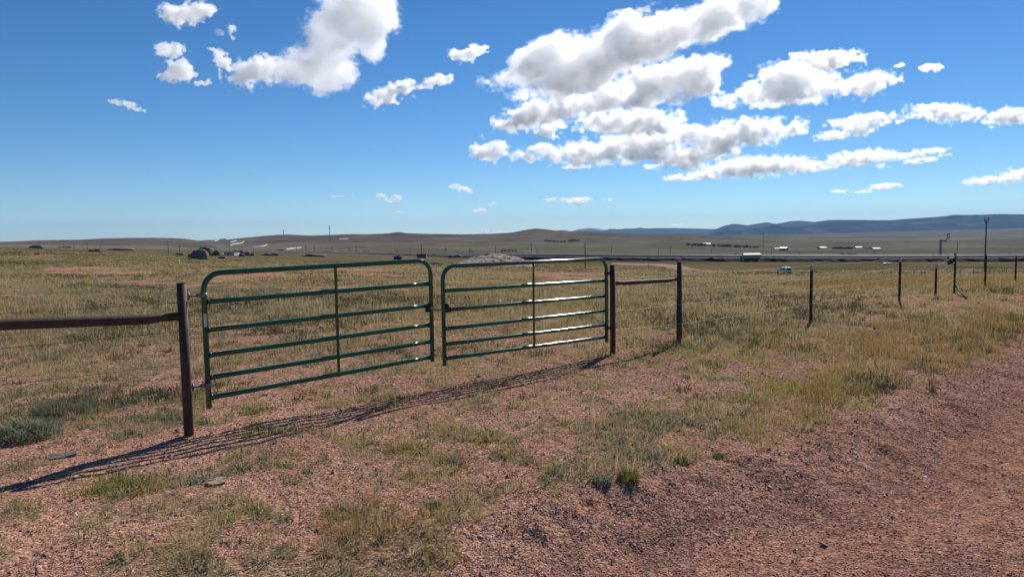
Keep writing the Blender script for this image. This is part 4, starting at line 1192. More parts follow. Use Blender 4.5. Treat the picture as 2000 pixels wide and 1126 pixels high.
PL = [(170.5, 471.5, 487, 350, "utility pole behind the low dark rock at the far left"), (329, 470, 496, 300, "utility pole left of the big round boulders"), (351, 479, 495, 380, "shorter utility pole just left of the boulders"),
      (144, 473.5, 481, 700, "small distant pole at the far left"), (196, 477, 484.5, 600, "small distant pole right of the far left utility pole"), (448, 479.5, 489, 600, "small pole above the pale building by the boulders"), (473, 481, 491, 600, "pole behind the dark right hand boulder pile"),
      (495, 481.5, 492, 600, "pole right of the dark boulder pile"), (579.5, 481, 490.5, 700, "small pole below the straight pale snow fence"), (597.5, 479.5, 492.5, 600, "taller pole standing above the dark flat rocks"),
      (614, 481, 491, 700, "small pole right of the one above the flat rocks"), (648, 483, 493, 700, "small pole under the tall radio mast"), (682, 484.5, 493, 700, "small pole right of the radio mast, left of a slightly taller pole"), (696, 480, 493, 650, "slightly taller pole between radio mast and dark rail engine"),
      (823.5, 474, 505, 250, "thin pole standing before the red brown box"), (968, 480, 514, 260, "thin pole standing in front of the rock outcrop"), (1038, 475, 495.5, 700, "pole on a dark heap right of the signal bridge"),
      (1049, 485, 494, 700, "short pole right of the dark heap"), (1143, 473, 524, 230, "tall thin pole rising behind the right gate leaf"), (1194.5, 480, 495, 700, "pole above the railway behind the right gate post"),
      (1286, 487, 496, 800, "faint small pole on the plain, left of the brace end post"), (1309, 481, 496.5, 700, "pole above the railway left of the brace end post"), (1389, 487, 496, 800, "faint small pole on the plain left of the white roofed railcar"),
      (1490, 453, 505, 425, "tall utility pole beside the white roofed railcar"), (1507, 482, 498, 700, "pole between the railcar pole and the barn"), (1561, 491.5, 503, 480, "short thick pole beyond the parked white car"), (1707, 490.5, 505.5, 440, "short pole above the white tank")]
for a in PL: pole(*a, arm=a[0] not in (968, 823.5, 1143))

def mast(px, top, base, D, label):
    p = spot(px, base, D * .6, D * 1.8); u_ = U(p); h = (base - top) * u_; w = 1.1 * u_
    g = empty("radio_mast", p); tag(g, label, "radio mast", "radio masts on the brown hills")
    m_ = MB()
    for k in range(3):
        a = k * 2.094; m_.tube([(p[0] + math.cos(a) * w * .6, p[1] + math.sin(a) * w * .6, p[2] - 1), (p[0] + math.cos(a) * w * .35, p[1] + math.sin(a) * w * .35, p[2] + h)], w * .16, 5)
    n = 14
    for i in range(n):
        z0, z1 = p[2] + h * i / n, p[2] + h * (i + 1) / n
        for k in range(3):
            a, b = k * 2.094, (k + 1) * 2.094
            m_.tube([(p[0] + math.cos(a) * w * .5, p[1] + math.sin(a) * w * .5, z0), (p[0] + math.cos(b) * w * .5, p[1] + math.sin(b) * w * .5, z1)], w * .1, 4)
    m_.build("lattice", M_DARK, g, p)
    for f in ((.93, .80) if h / u_ > 15 else (.9,)):
        m_ = MB(); m_.box((p[0], p[1] - w * .6, p[2] + h * f), (w * 1.7, w * .7, w * 1.6)); m_.build("antenna", M_DARK, g, p)
mast(644.5, 440.5, 470.5, 2600, "tall thin radio mast on the hill, with antennas near its top")
mast(554, 448.5, 457.5, 4300, "small radio mast on the hill skyline, left of the tall one")

# ------------------------------------------------------------------ railway signals
def signal(px, top, base, D, heads, label, both=True):
    p = spot(px, base, D * .7, D * 1.4); u_ = U(p); h = (base - top) * u_
    g = empty("railway_signal", p); tag(g, label, "railway signal", "railway signals along the line")
    m_ = MB(); m_.tube([(p[0], p[1], p[2] - 1), (p[0], p[1], p[2] + h)], .35 * u_, 8); m_.build("mast", M_DARK, g, p)
    for f in heads:
        m_ = MB(); c = (p[0], p[1] - .5 * u_, p[2] + h * f)
        m_.tube([(c[0], c[1] - .1, c[2]), (c[0], c[1] + .15, c[2])], 1.1 * u_, 14); m_.tube([(c[0], c[1] - .7, c[2]), (c[0], c[1], c[2])], .5 * u_, 10); m_.build("signal_head", M_DARK, g, p)
signal(868, 481.5, 494, 470, (.9,), "left of two slim railway signals beside the rock outcrop")
signal(871, 480, 494, 470, (.92, .8), "right of two slim railway signals, with a round head")
signal(917.5, 476, 490, 480, (.9, .65), "tallest of the railway signals showing over the outcrop's left end")
signal(920.5, 479, 490, 470, (.9, .5), "middle railway signal over the outcrop's left end")
signal(924, 481, 490, 470, (.85,), "right railway signal over the outcrop's left end")
signal(1434, 494.5, 509, 415, (.88,), "left of two dark railway signals beside the white roofed railcar")
signal(1437, 494, 509, 415, (.9, .7), "right of two dark railway signals, close to the white roofed railcar")
signal(1869, 473, 505, 425, (.86, .56), "slender railway signal with two dark heads behind the stayed fence post")

def lattice_col(m_, x, y, z0, z1, w, r):
    for sx in (-1, 1):
        for sy in (-1, 1): m_.tube([(x + sx * w / 2, y + sy * w / 2, z0), (x + sx * w / 2, y + sy * w / 2, z1)], r, 5)
    n = max(3, int((z1 - z0) / (w * 1.1)))
    for i in range(n):
        a, b = z0 + (z1 - z0) * i / n, z0 + (z1 - z0) * (i + 1) / n
        s = 1 if i % 2 else -1
        for sy in (-1, 1): m_.tube([(x - s * w / 2, y + sy * w / 2, a), (x + s * w / 2, y + sy * w / 2, b)], r * .7, 4)
        for sx in (-1, 1): m_.tube([(x + sx * w / 2, y - s * w / 2, a), (x + sx * w / 2, y + s * w / 2, b)], r * .7, 4)
def lattice_beam(m_, a, b, w, r):
    a, b = np.array(a, float), np.array(b, float)
    n = max(3, int(np.linalg.norm(b - a) / (w * 1.1))); d = (b - a) / n
    for dy in (-1, 1):
        for dz in (-1, 1): m_.tube([a + (0, dy * w / 2, dz * w / 2), b + (0, dy * w / 2, dz * w / 2)], r, 5)
        for i in range(n):
            s = 1 if i % 2 else -1
            m_.tube([a + d * i + (0, dy * w / 2, -s * w / 2), a + d * (i + 1) + (0, dy * w / 2, s * w / 2)], r * .7, 4)
# signal bridge over the tracks
p = spot(981, 491, 380, 600); u_ = U(p); q = np.array([p[0] + 30.5 * u_, p[1] - 12, p[2] - 1.3 * u_]); zt = p[2] + 14.5 * u_
g = empty("signal_bridge", p); tag(g, "lattice signal bridge spanning the tracks behind the rock outcrop", "signal bridge")
M_LAT = mat("pale_lattice", (0.50, 0.49, 0.46), 0.6, 0.2)
for c in (p, q):
    m_ = MB(); lattice_col(m_, c[0], c[1], c[2] - 2, zt, 2.2 * u_, .42 * u_); m_.build("tower", M_LAT if c is q else M_STEELG, g, p)
m_ = MB(); lattice_beam(m_, (p[0] - 2 * u_, p[1], zt - 1.5 * u_), (q[0] + u_, q[1], zt - 1.5 * u_), 2.4 * u_, .42 * u_); m_.build("truss", M_DARK, g, p)
for k in (.18, .42, .66, .85):
    m_ = MB(); c = p + (q - p) * k; m_.box((c[0], c[1] - u_, zt - 2.8 * u_), (1.2 * u_, .6 * u_, 3.0 * u_)); m_.tube([(c[0], c[1] - 1.6 * u_, zt - 2.1 * u_), (c[0], c[1] - .9 * u_, zt - 2.1 * u_)], .7 * u_, 10); m_.build("signal_head", M_DARK, g, p)
m_ = MB(); m_.tube([(p[0] + 1.2 * u_, p[1], zt - u_), (p[0] + 1.2 * u_, p[1], zt + 3 * u_)], .35 * u_, 6); m_.build("post", M_DARK, g, p)
# cantilever signal
p = spot(1836.5, 506, 380, 480); u_ = U(p)
g = empty("cantilever_signal", p); tag(g, "tall lattice railway signal with an arm bent up to the right", "railway signal")
m_ = MB(); lattice_col(m_, p[0], p[1], p[2] - 1, p[2] + 39 * u_, 3.2 * u_, .42 * u_); m_.box((p[0], p[1], p[2] + 20 * u_), (1.4 * u_, 1.0 * u_, 38 * u_)); m_.build("mast", M_STEELG, g, p)
m_ = MB(); lattice_beam(m_, (p[0] - 2.5 * u_, p[1], p[2] + 39.5 * u_), (p[0] + 11 * u_, p[1], p[2] + 37.5 * u_), 2.0 * u_, .4 * u_); m_.build("arm", M_DARK, g, p)
m_ = MB(); m_.tube([(p[0] + 8 * u_, p[1], p[2] + 38 * u_), (p[0] + 11.5 * u_, p[1], p[2] + 44 * u_), (p[0] + 13.5 * u_, p[1], p[2] + 51 * u_)], .4 * u_, 6); m_.tube([(p[0] + 15.5 * u_, p[1], p[2] + 40 * u_), (p[0] + 15.8 * u_, p[1], p[2] + 53 * u_)], .25 * u_, 6); m_.tube([(p[0] + 8 * u_, p[1], p[2] + 38 * u_), (p[0] + 15.5 * u_, p[1], p[2] + 41 * u_)], .35 * u_, 6); m_.tube([(p[0] + 11.5 * u_, p[1], p[2] + 50.5 * u_), (p[0] + 16 * u_, p[1], p[2] + 51.5 * u_)], .3 * u_, 6); m_.build("ladder", M_DARK, g, p)
for (a, b) in ((12, 43.5), (15.5, 44), (12.5, 51), (15.6, 51.3)):
    m_ = MB(); m_.tube([(p[0] + a * u_, p[1] - u_, p[2] + b * u_), (p[0] + a * u_, p[1], p[2] + b * u_)], 1.25 * u_, 12); m_.tube([(p[0] + (a - .9) * u_, p[1] - u_, p[2] + (b - 1.2) * u_), (p[0] + (a - .9) * u_, p[1], p[2] + (b - 1.2) * u_)], .8 * u_, 10); m_.build("signal_head", M_DARK, g, p)
m_ = MB(); m_.box((p[0], p[1] - u_, p[2] + 2.5 * u_), (4.2 * u_, 3 * u_, 3.0 * u_)); m_.build("footing", M_LAT, g, p)

def hut(name, px, base, D, w, h, label, cat, wall, roofm, roofh=.12, depth=None, rz=0.0, group=None, parts=()):
    p = spot(px, base, D * .7, D * 1.4); u_ = U(p); W, H = w * u_, h * u_; dp = depth or W * .8
    g = empty(name, p); tag(g, label, cat, group)
    hw = H * (1 - roofh)
    m_ = MB(); m_.box((p[0], p[1] + dp / 2, p[2] + hw / 2 - .5), (W, dp, hw + 1.0), rz); m_.build("wall", wall, g, p)
    q = lambda a, b, z: (p[0] + a * math.cos(rz) - (b - dp / 2) * math.sin(rz), p[1] + dp / 2 + a * math.sin(rz) + (b - dp / 2) * math.cos(rz), p[2] + z)
    e_, t_ = W * .54, max(.12, H * .05)                    # low gable, its ridge across the view
    R = [(-.06 * dp, hw - .02), (dp / 2, H - t_), (1.06 * dp, hw - .02), (1.06 * dp, hw + t_), (dp / 2, H), (-.06 * dp, hw + t_)]
    m_ = MB(); V = [q(-e_, b, z) for b, z in R] + [q(e_, b, z) for b, z in R]
    m_.add(V, [(0, 5, 4, 1), (1, 4, 3, 2), (6, 7, 10, 11), (7, 8, 9, 10)] + [(i, (i + 1) % 6, 6 + (i + 1) % 6, 6 + i) for i in range(6)]); m_.build("roof", roofm, g, p)
    for (nm, cx, cz, ww, hh, mt) in parts:
        m_ = MB(); a = cx * u_; b = -dp / 2 - .05
        m_.box((p[0] + a * math.cos(rz) - b * math.sin(rz), p[1] + dp / 2 + a * math.sin(rz) + b * math.cos(rz), p[2] + cz * u_), (ww * u_, .12, hh * u_), rz); m_.build(nm, mt, g, p)
    return g, p, u_
hut("signal_cabinet", 1823, 506, 425, 6, 10, "white topped signal cabinet left of the lattice signal", "cabinet", M_DARKWALL, M_ROOF, .35)
hut("trackside_cabinet", 1861, 517, 330, 11, 15, "dark trackside cabinet behind the stayed fence post", "cabinet", M_DARK, M_DARKWALL, .2)
hut("trackside_cabinet", 1872.5, 506, 425, 4, 8, "small grey cabinet right of the dark trackside cabinet", "cabinet", M_GREYWALL, M_ROOF, .2)
hut("signal_cabinet", 1859, 499, 440, 5, 6, "pale little cabinet above the dark trackside cabinet", "cabinet", M_GREYWALL, M_ROOF, .3)
hut("storage_box", 823, 495.2, 300, 18, 8.4, "red brown storage box on the grassy rise behind the left gate leaf", "storage box", M_REDBOX, M_REDBOX, .06, 5.0, 0, None, (("door", -5, 3.4, 4, 6, M_REDBOX), ("door", 5, 3.4, 4, 6, M_REDBOX)))

# dark rail engine with two bright lamps
p = spot(776, 499.3, 230, 330); u_ = U(p)
g = empty("track_machine", p); tag(g, "black track machine with two bright white spots and thin masts", "track machine")
m_ = MB(); m_.box((p[0], p[1] + 2, p[2] + 2.9 * u_), (14.5 * u_, 4, 6.6 * u_)); m_.build("body", M_DARK, g, p)
m_ = MB(); m_.box((p[0] + .4 * u_, p[1] + 1.2, p[2] + 9.5 * u_), (4.6 * u_, 2.2, 7 * u_), 0, (.7, .8)); m_.build("cab", M_DARK, g, p)
for z, r in ((11.0, 1.6), (7.6, 1.0)):
    m_ = MB(); m_.tube([(p[0] + .4 * u_, p[1] - .25, p[2] + z * u_), (p[0] + .4 * u_, p[1] + .2, p[2] + z * u_)], r * u_, 14); m_.build("lamp", M_WHITE, g, p)
for x, t in ((-2.2, 20), (-.6, 20), (2.6, 17)):
    m_ = MB(); m_.tube([(p[0] + x * u_, p[1] + 1.4, p[2] + 3 * u_), (p[0] + x * u_, p[1] + 1.4, p[2] + t * u_)], .3 * u_, 6); m_.build("mast", M_POLE, g, p)

# railcar
p = spot(1469, 509, 380, 428); u_ = U(p)
g = empty("railcar", p); tag(g, "long grey railcar with a bright white roof and dark underside", "railcar")
fr_ = lambda a, b, z: (p[0] + a * u_, p[1] + b, p[2] + z * u_)
m_ = MB(); m_.prism([(-14, 7.6), (16.5, 7.6), (18, 9.5), (18.5, 14.2), (-17, 14.2), (-17, 9.5)], 0, 3.2, fr_); m_.build("body", M_GREYWALL, g, p)
m_ = MB(); m_.add([fr_(-17.8, -.4, 14.0), fr_(18.8, -.4, 14.0), fr_(17.6, 3.6, 16.5), fr_(-13.6, 3.6, 16.5), fr_(-17.8, -.4, 14.5), fr_(18.8, -.4, 14.5), fr_(17.6, 3.6, 17.0), fr_(-13.6, 3.6, 17.0)], [(0, 3, 2, 1), (4, 5, 6, 7), (0, 1, 5, 4), (1, 2, 6, 5), (2, 3, 7, 6), (3, 0, 4, 7)]); m_.build("roof", M_ROOF, g, p)
m_ = MB(); m_.prism([(-14, 7.6), (15.5, 7.6), (11, 1.2), (6, .6), (4, 2.6), (-3, 2.6), (-6, .6), (-12, 1.0)], .2, 3.0, fr_); m_.build("underframe", M_DARK, g, p)
for x in (-10, -6.5, 7, 10.5):
    m_ = MB(); m_.tube([fr_(x, -.1, 1.3), fr_(x, .2, 1.3)], 1.4 * u_, 12); m_.build("wheel", M_DARK, g, p)
m_ = MB(); m_.box(fr_(-19, 1, 7), (1.3 * u_, 1.0, 10 * u_)); m_.build("ladder", M_STEELG, g, p)
m_ = MB(); m_.box(fr_(-20.5, 1.4, 8), (1.0 * u_, 1.5, 9 * u_)); m_.build("end_plate", M_DARK, g, p)
m_ = MB(); m_.box(fr_(3.5, 1.5, 17), (1 * u_, .6, 1.2 * u_)); m_.box(fr_(11, 1.5, 17.2), (.8 * u_, .6, 1.6 * u_)); m_.build("hatch", M_ROOF, g, p)

# propane tank
p = spot(1733, 515, 230, 330); u_ = U(p)
g = empty("fuel_tank", p); tag(g, "white horizontal fuel tank lying in the grass at the right", "tank")
m_ = MB(); n = 12; L_ = 9.8 * u_; r = 2.0 * u_; zc = p[2] + 2.6 * u_
xs = [-L_, -L_ + r * .25, -L_ + r * .8, L_ - r * .8, L_ - r * .25, L_]; rs = [r * .25, r * .75, r, r, r * .75, r * .25]
m_.tube([(p[0] + x, p[1], zc) for x in xs], rs, 18); m_.build("shell", M_WHITE, g, p)
for x in (-.6, .6):
    m_ = MB(); m_.box((p[0] + x * L_, p[1], p[2] + .6 * u_), (.8 * u_, r * 1.3, 2.4 * u_)); m_.build("foot", M_GREYWALL, g, p)
m_ = MB(); m_.tube([(p[0], p[1], zc + r * .9), (p[0], p[1], zc + r * 1.3)], .5 * r, 10); m_.build("valve_dome", M_WHITE, g, p)

# parked white car, seen from behind
p = spot(1531, 535, 120, 230); rzc = R_(14); u_ = U(p); sc_ = 21.5 * u_ / 2.95
g = empty("parked_car", p, 0); tag(g, "small white van like car parked in the grass, seen from behind", "car")
def cf(a, b, z):                                           # a to the right, b forwards, z up
    a, b, z = a * sc_, b * sc_, z * sc_
    return (p[0] + a * math.cos(rzc) - b * math.sin(rzc), p[1] + a * math.sin(rzc) + b * math.cos(rzc), p[2] + z)
def shell(prof, wl, wu, zs_):
    """side outline (b, z) given a width that narrows upward"""
    m_ = MB(); n = len(prof)
    wd = lambda z: np.interp(z, zs_, (wl, wl, wu)) / 2
    V = [cf(-wd(z), b, z) for b, z in prof] + [cf(wd(z), b, z) for b, z in prof]
    m_.add(V, [tuple(range(n)), tuple(range(n, 2 * n))[::-1]] + [(i, n + i, n + (i + 1) % n, (i + 1) % n) for i in range(n)])
    return m_
m_ = shell([(-2.1, .35), (-2.15, .75), (-2.1, 1.05), (-1.95, 1.75), (-1.75, 1.86), (.2, 1.88), (.55, 1.80), (1.15, 1.12), (2.05, .98), (2.25, .75), (2.25, .35)], 1.84, 1.50, (0, 1.0, 1.88))
m_.build("body", M_WHITE, g, p)
def pane(nm, quad, mt=M_GLASS):
    m_ = MB(); m_.add([cf(*q) for q in quad], [(0, 1, 2, 3)]); 
    V = [np.array(cf(*q)) for q in quad]; c = np.mean(V, 0); nn = np.cross(V[1] - V[0], V[2] - V[0]); nn /= np.linalg.norm(nn)
    m_ = MB(); A = [v + nn * .012 for v in V]; B = [v - nn * .03 for v in V]
    m_.add(A + B, [(0, 1, 2, 3), (7, 6, 5, 4)] + [(i, i + 4, (i + 1) % 4 + 4, (i + 1) % 4) for i in range(4)]); return m_.build(nm, mt, g, p)
pane("rear_window", [(-.70, -2.115, 1.12), (.70, -2.115, 1.12), (.62, -1.985, 1.68), (-.62, -1.985, 1.68)])
for s in (-1, 1):
    q1 = [(s * .905, -1.75, 1.12), (s * .905, -.75, 1.12), (s * .80, -.75, 1.66), (s * .80, -1.6, 1.66)]
    q2 = [(s * .905, -.62, 1.12), (s * .905, .85, 1.12), (s * .80, .42, 1.66), (s * .80, -.62, 1.66)]
    for q in (q1, q2): pane("side_window", q if s > 0 else q[::-1])
    m_ = MB(); m_.box(cf(s * .80, -2.13, .92), (.16 * sc_, .08, .30 * sc_), rzc); m_.build("tail_light", mat("tail_lamp", (.25, .02, .02), .3), g, p)
    m_ = MB(); m_.box(cf(s * 1.0, .75, 1.15), (.2 * sc_, .12, .16 * sc_), rzc); m_.build("mirror", M_DARK, g, p)
    for b in (-1.35, 1.4):
        m_ = MB(); m_.tube([cf(s * .72, b, .34), cf(s * .94, b, .34)], .34 * sc_, 18); w_ = m_.build("wheel", M_TYRE, g, p)
        m_ = MB(); m_.tube([cf(s * .90, b, .34), cf(s * .955, b, .34)], .19 * sc_, 14); m_.build("rim", M_STEELG, w_, p)
m_ = MB(); m_.box(cf(0, -2.17, .45), (1.7 * sc_, .14, .22 * sc_), rzc); m_.build("bumper", M_DARK, g, p)
m_ = MB(); m_.box(cf(0, -2.14, .82), (.52 * sc_, .05, .13 * sc_), rzc); m_.build("number_plate", M_DECAL, g, p)
m_ = MB(); m_.box(cf(-.1, -.9, 1.99), (.55 * sc_, 1.1 * sc_, .2 * sc_), rzc, (.7, .8)); m_.build("roof_box", M_WHITE, g, p)
m_ = MB(); m_.tube([cf(-.75, -1.5, 1.93), cf(-.75, .1, 1.95)], .03, 6); m_.tube([cf(.75, -1.5, 1.93), cf(.75, .1, 1.95)], .03, 6); m_.build("roof_rail", M_DARK, g, p)

# ------------------------------------------------------------------ far houses and barns
hut("barn", 1536, 489, 1500, 13, 6.8, "barn with a bright white roof and dark gable, left of the farm sheds", "barn", M_DARKWALL, M_ROOF, .42, 30, R_(-28), "farm buildings on the far plain")
hut("shed", 1518, 486.3, 1500, 8, 2.2, "low white shed left of the dark gabled barn", "shed", M_DARKWALL, M_ROOF, .5, 12, 0, "farm buildings on the far plain")
hut("shed", 1608, 485.6, 1500, 13, 3.9, "white roofed shed left of the dark row of trees", "shed", M_DARKWALL, M_ROOF, .55, 18, R_(12), "farm buildings on the far plain")
hut("shed", 1678, 484.5, 1500, 12, 3.2, "white roofed shed right of the dark row of trees", "shed", M_GREYWALL, M_ROOF, .6, 14, 0, "farm buildings on the far plain")
hut("shed", 1713.5, 487, 1400, 13, 3.4, "pale roofed shed at the right end of the farm", "shed", M_GREYWALL, M_ROOF, .55, 16, R_(-6), "farm buildings on the far plain")
hut("farmhouse", 1381, 479, 1900, 14, 4.5, "white roofed farmhouse among yellowing trees on the plain", "house", M_DARKWALL, M_ROOF, .5, 22, R_(8), None)
hut("pale_building", 447, 495.4, 260, 21, 6.8, "pale grey building half hidden behind the dark boulder pile", "building", M_STUCCO, M_DARKWALL, .08, 7, 0, None, (("window", -5, 3.2, 2.4, 3, M_WHITE), ("door", -1, 2.6, 1.6, 4, M_DARKWALL)))
p = spot(433, 492.5, 250, 400); u_ = U(p); g = empty("parked_car", p); tag(g, "tiny white car parked left of the pale grey building", "car")
m_ = MB(); m_.prism([(-4, .6), (4, .6), (4, 1.6), (2.6, 1.9), (1.6, 2.9), (-2, 2.9), (-3.4, 1.8), (-4, 1.5)], 0, 1.7, lambda a, b, z: (p[0] + a * u_, p[1] + b, p[2] + z * u_)); m_.build("body", M_WHITE, g, p)
for x in (-2.5, 2.5):
    m_ = MB(); m_.tube([(p[0] + x * u_, p[1] - .05, p[2] + .6 * u_), (p[0] + x * u_, p[1] + .2, p[2] + .6 * u_)], .7 * u_, 12); m_.build("wheel", M_TYRE, g, p)

# ------------------------------------------------------------------ snow fences on the hill
SF = [([(419, 472), (428, 468.5), (441, 464.5)], "snow fence nearest the hill skyline, left of the others"), ([(420, 467.3), (427, 467)], "very short snow fence just above the highest long one"), ([(450, 474), (462, 470.5)], "short slanting snow fence in the middle of the hillside"),
      ([(450, 480), (463, 476.5), (477, 472)], "long slanting snow fence above the dark boulder pile"), ([(492, 482.8), (510, 482.2), (522, 478)], "bent snow fence right of the long slanting one"), ([(559, 487.6), (574, 485.5), (589, 484.4)], "lowest snow fence, nearly level, at the right"), ([(663, 467.5), (680, 466.5)], "faint snow fence by the tall radio mast")]
for pts, lab in SF:
    W_ = [spot(a, b, 900, 4400) for a, b in pts]
    Dm = np.median([w[1] for w in W_])
    m_ = MB(); hp = 2.4 if len(pts) > 2 else 1.9
    for a, b in zip(W_[:-1], W_[1:]):
        n = 7
        for i in range(n):
            p0 = a + (b - a) * (i / n); p1 = a + (b - a) * ((i + .94) / n)
            h = hp * U(p0); z0, z1 = gz1(p0[0], p0[1]), gz1(p1[0], p1[1])
            m_.add([(p0[0], p0[1], z0 - 2), (p1[0], p1[1], z1 - 2), (p1[0], p1[1] + h * .5, z1 + h), (p0[0], p0[1] + h * .5, z0 + h), (p0[0], p0[1] + .5, z0 - 2), (p1[0], p1[1] + .5, z1 - 2), (p1[0], p1[1] + .5 + h * .5, z1 + h), (p0[0], p0[1] + .5 + h * .5, z0 + h)],
                   [(0, 1, 2, 3), (7, 6, 5, 4), (3, 2, 6, 7), (0, 3, 7, 4), (1, 5, 6, 2), (0, 4, 5, 1)])
    tag(m_.build("snow_fence", M_SNOWFENCE, None, W_[0]), lab, "snow fence", "pale snow fences on the brown hillside")

# ------------------------------------------------------------------ boulders and the rock outcrop
BL = [(386, 506, 36, 23, "biggest rounded boulder, front of the left boulder group", 1), (371, 503.5, 12, 10, "small boulder at the left foot of the biggest rounded one", 2), (398, 499.5, 34, 21, "wide dark boulder behind the biggest rounded one", 3), (412, 499, 24, 16, "lumpy dark boulder right of the wide one", 4), (421, 499, 17, 13, "dark boulder at the right end of the left group", 5),
      (464, 497.5, 25, 11.5, "broad dark boulder in front of the pale building", 6), (479, 499.5, 18, 10, "brown boulder at the right of the dark pile", 7), (471, 501, 12, 7, "small dark boulder at the foot of the dark pile", 8), (490, 499.8, 12, 8, "low brown boulder closing the dark pile at the right", 9), (432, 505, 17, 6, "flat dark rock between the two boulder groups", 10),
      (349, 498, 16, 5, "low dark rock left of the boulder groups", 11), (66, 485, 26, 8, "dark rock at the far left, the larger one", 12), (74, 482, 14, 7, "lumpy dark rock behind the far left one", 13), (71, 497, 11, 4, "small dark rock below the far left rocks", 14), (181, 492, 25, 6.5, "long low dark rock below the far left pole", 15), (124, 481.5, 24, 3.5, "flat dark rock right of the far left rocks", 16),
      (230, 489, 45, 6, "long flat grey rock left of the boulder groups", 17), (525, 499, 36, 6, "flat brown rock right of the dark pile", 18), (612, 501, 46, 7, "flat dark ledge of rock above the left gate leaf", 19), (640, 493, 34, 4, "low dark ledge behind the flat dark rock", 20), (566, 493, 20, 4, "small low rock under the level snow fence", 21), (547, 489, 16, 3, "distant dark rock left of the level snow fence", 22),
      (888, 503.5, 26, 8, "dark undercut rock at the left end of the outcrop", 23), (852, 516, 30, 4, "dark flat rock just above the gap between gate leaves", 24), (717, 493, 16, 4.5, "small brown rock left of the black track machine", 25), (1033, 497, 28, 5, "dark heap at the foot of a pole right of the outcrop", 26)]
for k, (px, base, w, h, lab, sd_) in enumerate(BL):
    p = spot(px, base, 90, 1200); u_ = U(p)
    m_ = MB(); W, H = w * u_ * .93, h * u_ * .82
    m_.blob((p[0], p[1] + W * .3, p[2] + H * .22), (W, W * .75, H * 1.55), sd_, 0.10 if sd_ == 1 else (0.20 if w / h < 3 else .3), 26, 16, 0, .25)
    o = m_.build("boulder", M_ROCK, None, (p[0], p[1], p[2])); tag(o, lab, "rock", "dark granite boulders in the grass")

def outcrop():
    a = spot(965, 521, 150, 300); u_ = U(a); W, Dp, H = 196 * u_, 62.0, 25 * u_
    nx, ny = 230, 120
    X, Y = np.meshgrid(np.linspace(-.5, .5, nx), np.linspace(0, 1, ny))
    prof = np.interp(X, [-.5, -.42, -.3, -.2, -.08, .05, .2, .34, .44, .5], [.0, .30, .52, .78, .98, 1., .80, .52, .30, .0])
    rise = np.interp(Y, [0, .12, .3, .55, .8, 1], [0, .28, .62, .95, 1., 0])
    xx, yy = a[0] + X * W, a[1] + Y * Dp
    wx, wy = xx + 1.2 * fbm(xx / 5, yy / 5, 3, 91), yy + 1.5 * fbm(xx / 5, yy / 5, 3, 92)
    # slabs: cells of jointed rock, each lying at its own level, cracks between
    best = np.full(xx.shape, 1e9); sec = best.copy(); lev = np.zeros(xx.shape)
    cs = (5.5, 4.2)
    gx, gy = np.floor(wx / cs[0]), np.floor(wy / cs[1])
    for i in (-1, 0, 1):
        for j in (-1, 0, 1):
            hx = _hash(gx + i, gy + j, 0, 5); hy = _hash(gx + i, gy + j, 0, 6)
            d = np.hypot((wx / cs[0] - gx - i - hx), (wy / cs[1] - gy - j - hy))
            nb = d < best
            sec = np.where(nb, best, np.minimum(sec, d)); lev = np.where(nb, _hash(gx + i, gy + j, 0, 7), lev); best = np.where(nb, d, best)
    crack = np.clip((sec - best) * 4, 0, 1)
    h = H * prof * rise
    h = h + (lev - .5) * .8 * np.clip(h / 2, 0, 1) - (1 - crack) * .7 * np.clip(h / 2, 0, 1) + .2 * fbm(xx / 1.8, yy / 1.8, 4, 93) * np.clip(h, 0, 1)
    edge = np.minimum(np.minimum(X + .5, .5 - X) * 8, np.minimum(Y, 1 - Y) * 8)
    z = ground_z(xx.ravel(), yy.ravel()).reshape(xx.shape) * 1.0
    z = np.minimum(z, a[2] + .2) + h - 1.2 * (1 - np.clip(edge, 0, 1)) 
    V = np.stack([xx - a[0], yy - a[1], z - a[2]], -1).reshape(-1, 3)
    i = (np.arange(ny - 1)[:, None] * nx + np.arange(nx - 1)[None]).ravel()
    o = link("rock_outcrop", np_mesh("rock_outcrop", V, np.stack([i, i + 1, i + 1 + nx, i + nx], 1), False), M_ROCKPINK); o.location = tuple(a)
    tag(o, "broad pinkish outcrop of cracked granite slabs behind the gap in the gates", "rock outcrop")
outcrop()

# ------------------------------------------------------------------ trees of the far ranch
def leaf_mesh(seed, shape, n=260):
    rg = np.random.default_rng(seed)
    P = []
    while len(P) < n:
        q = rg.uniform(-1, 1, 3); q[2] = abs(q[2])
        if shape == "round":
            r = math.sqrt(q[0] ** 2 + q[1] ** 2 + ((q[2] - .5) / .5) ** 2)
            if r < .75 + .3 * math.sin(q[0] * 5 + seed) * math.cos(q[1] * 6 + q[2] * 7): P.append((q[0] * .5, q[1] * .5, .22 + .78 * q[2]))
        else:
            if math.hypot(q[0], q[1]) < (1 - q[2]) * (.8 + .3 * rg.random()): P.append((q[0] * .32, q[1] * .32, .1 + .9 * q[2]))
    P = np.array(P); s = .09 + .05 * rg.random(n)
    a = rg.normal(size=(n, 3)); a /= np.linalg.norm(a, axis=1)[:, None]; b = np.cross(a, rg.normal(size=(n, 3))); b /= np.linalg.norm(b, axis=1)[:, None]
    V = np.stack([P - a * s[:, None], P + b * s[:, None] * .6, P + a * s[:, None], P - b * s[:, None] * .6], 1).reshape(-1, 3)
    return np_mesh("crown", V, np.arange(n * 4).reshape(n, 4), False)
def crown_mat(name, col):
    mt = leaf_mat(name, .35); n = mt.node_tree
    for nd in n.nodes:
        if nd.type in ("BSDF_DIFFUSE", "BSDF_TRANSLUCENT"):
            for l in list(nd.inputs[0].links): n.links.remove(l)
            nd.inputs[0].default_value = (*col, 1)
    return mt

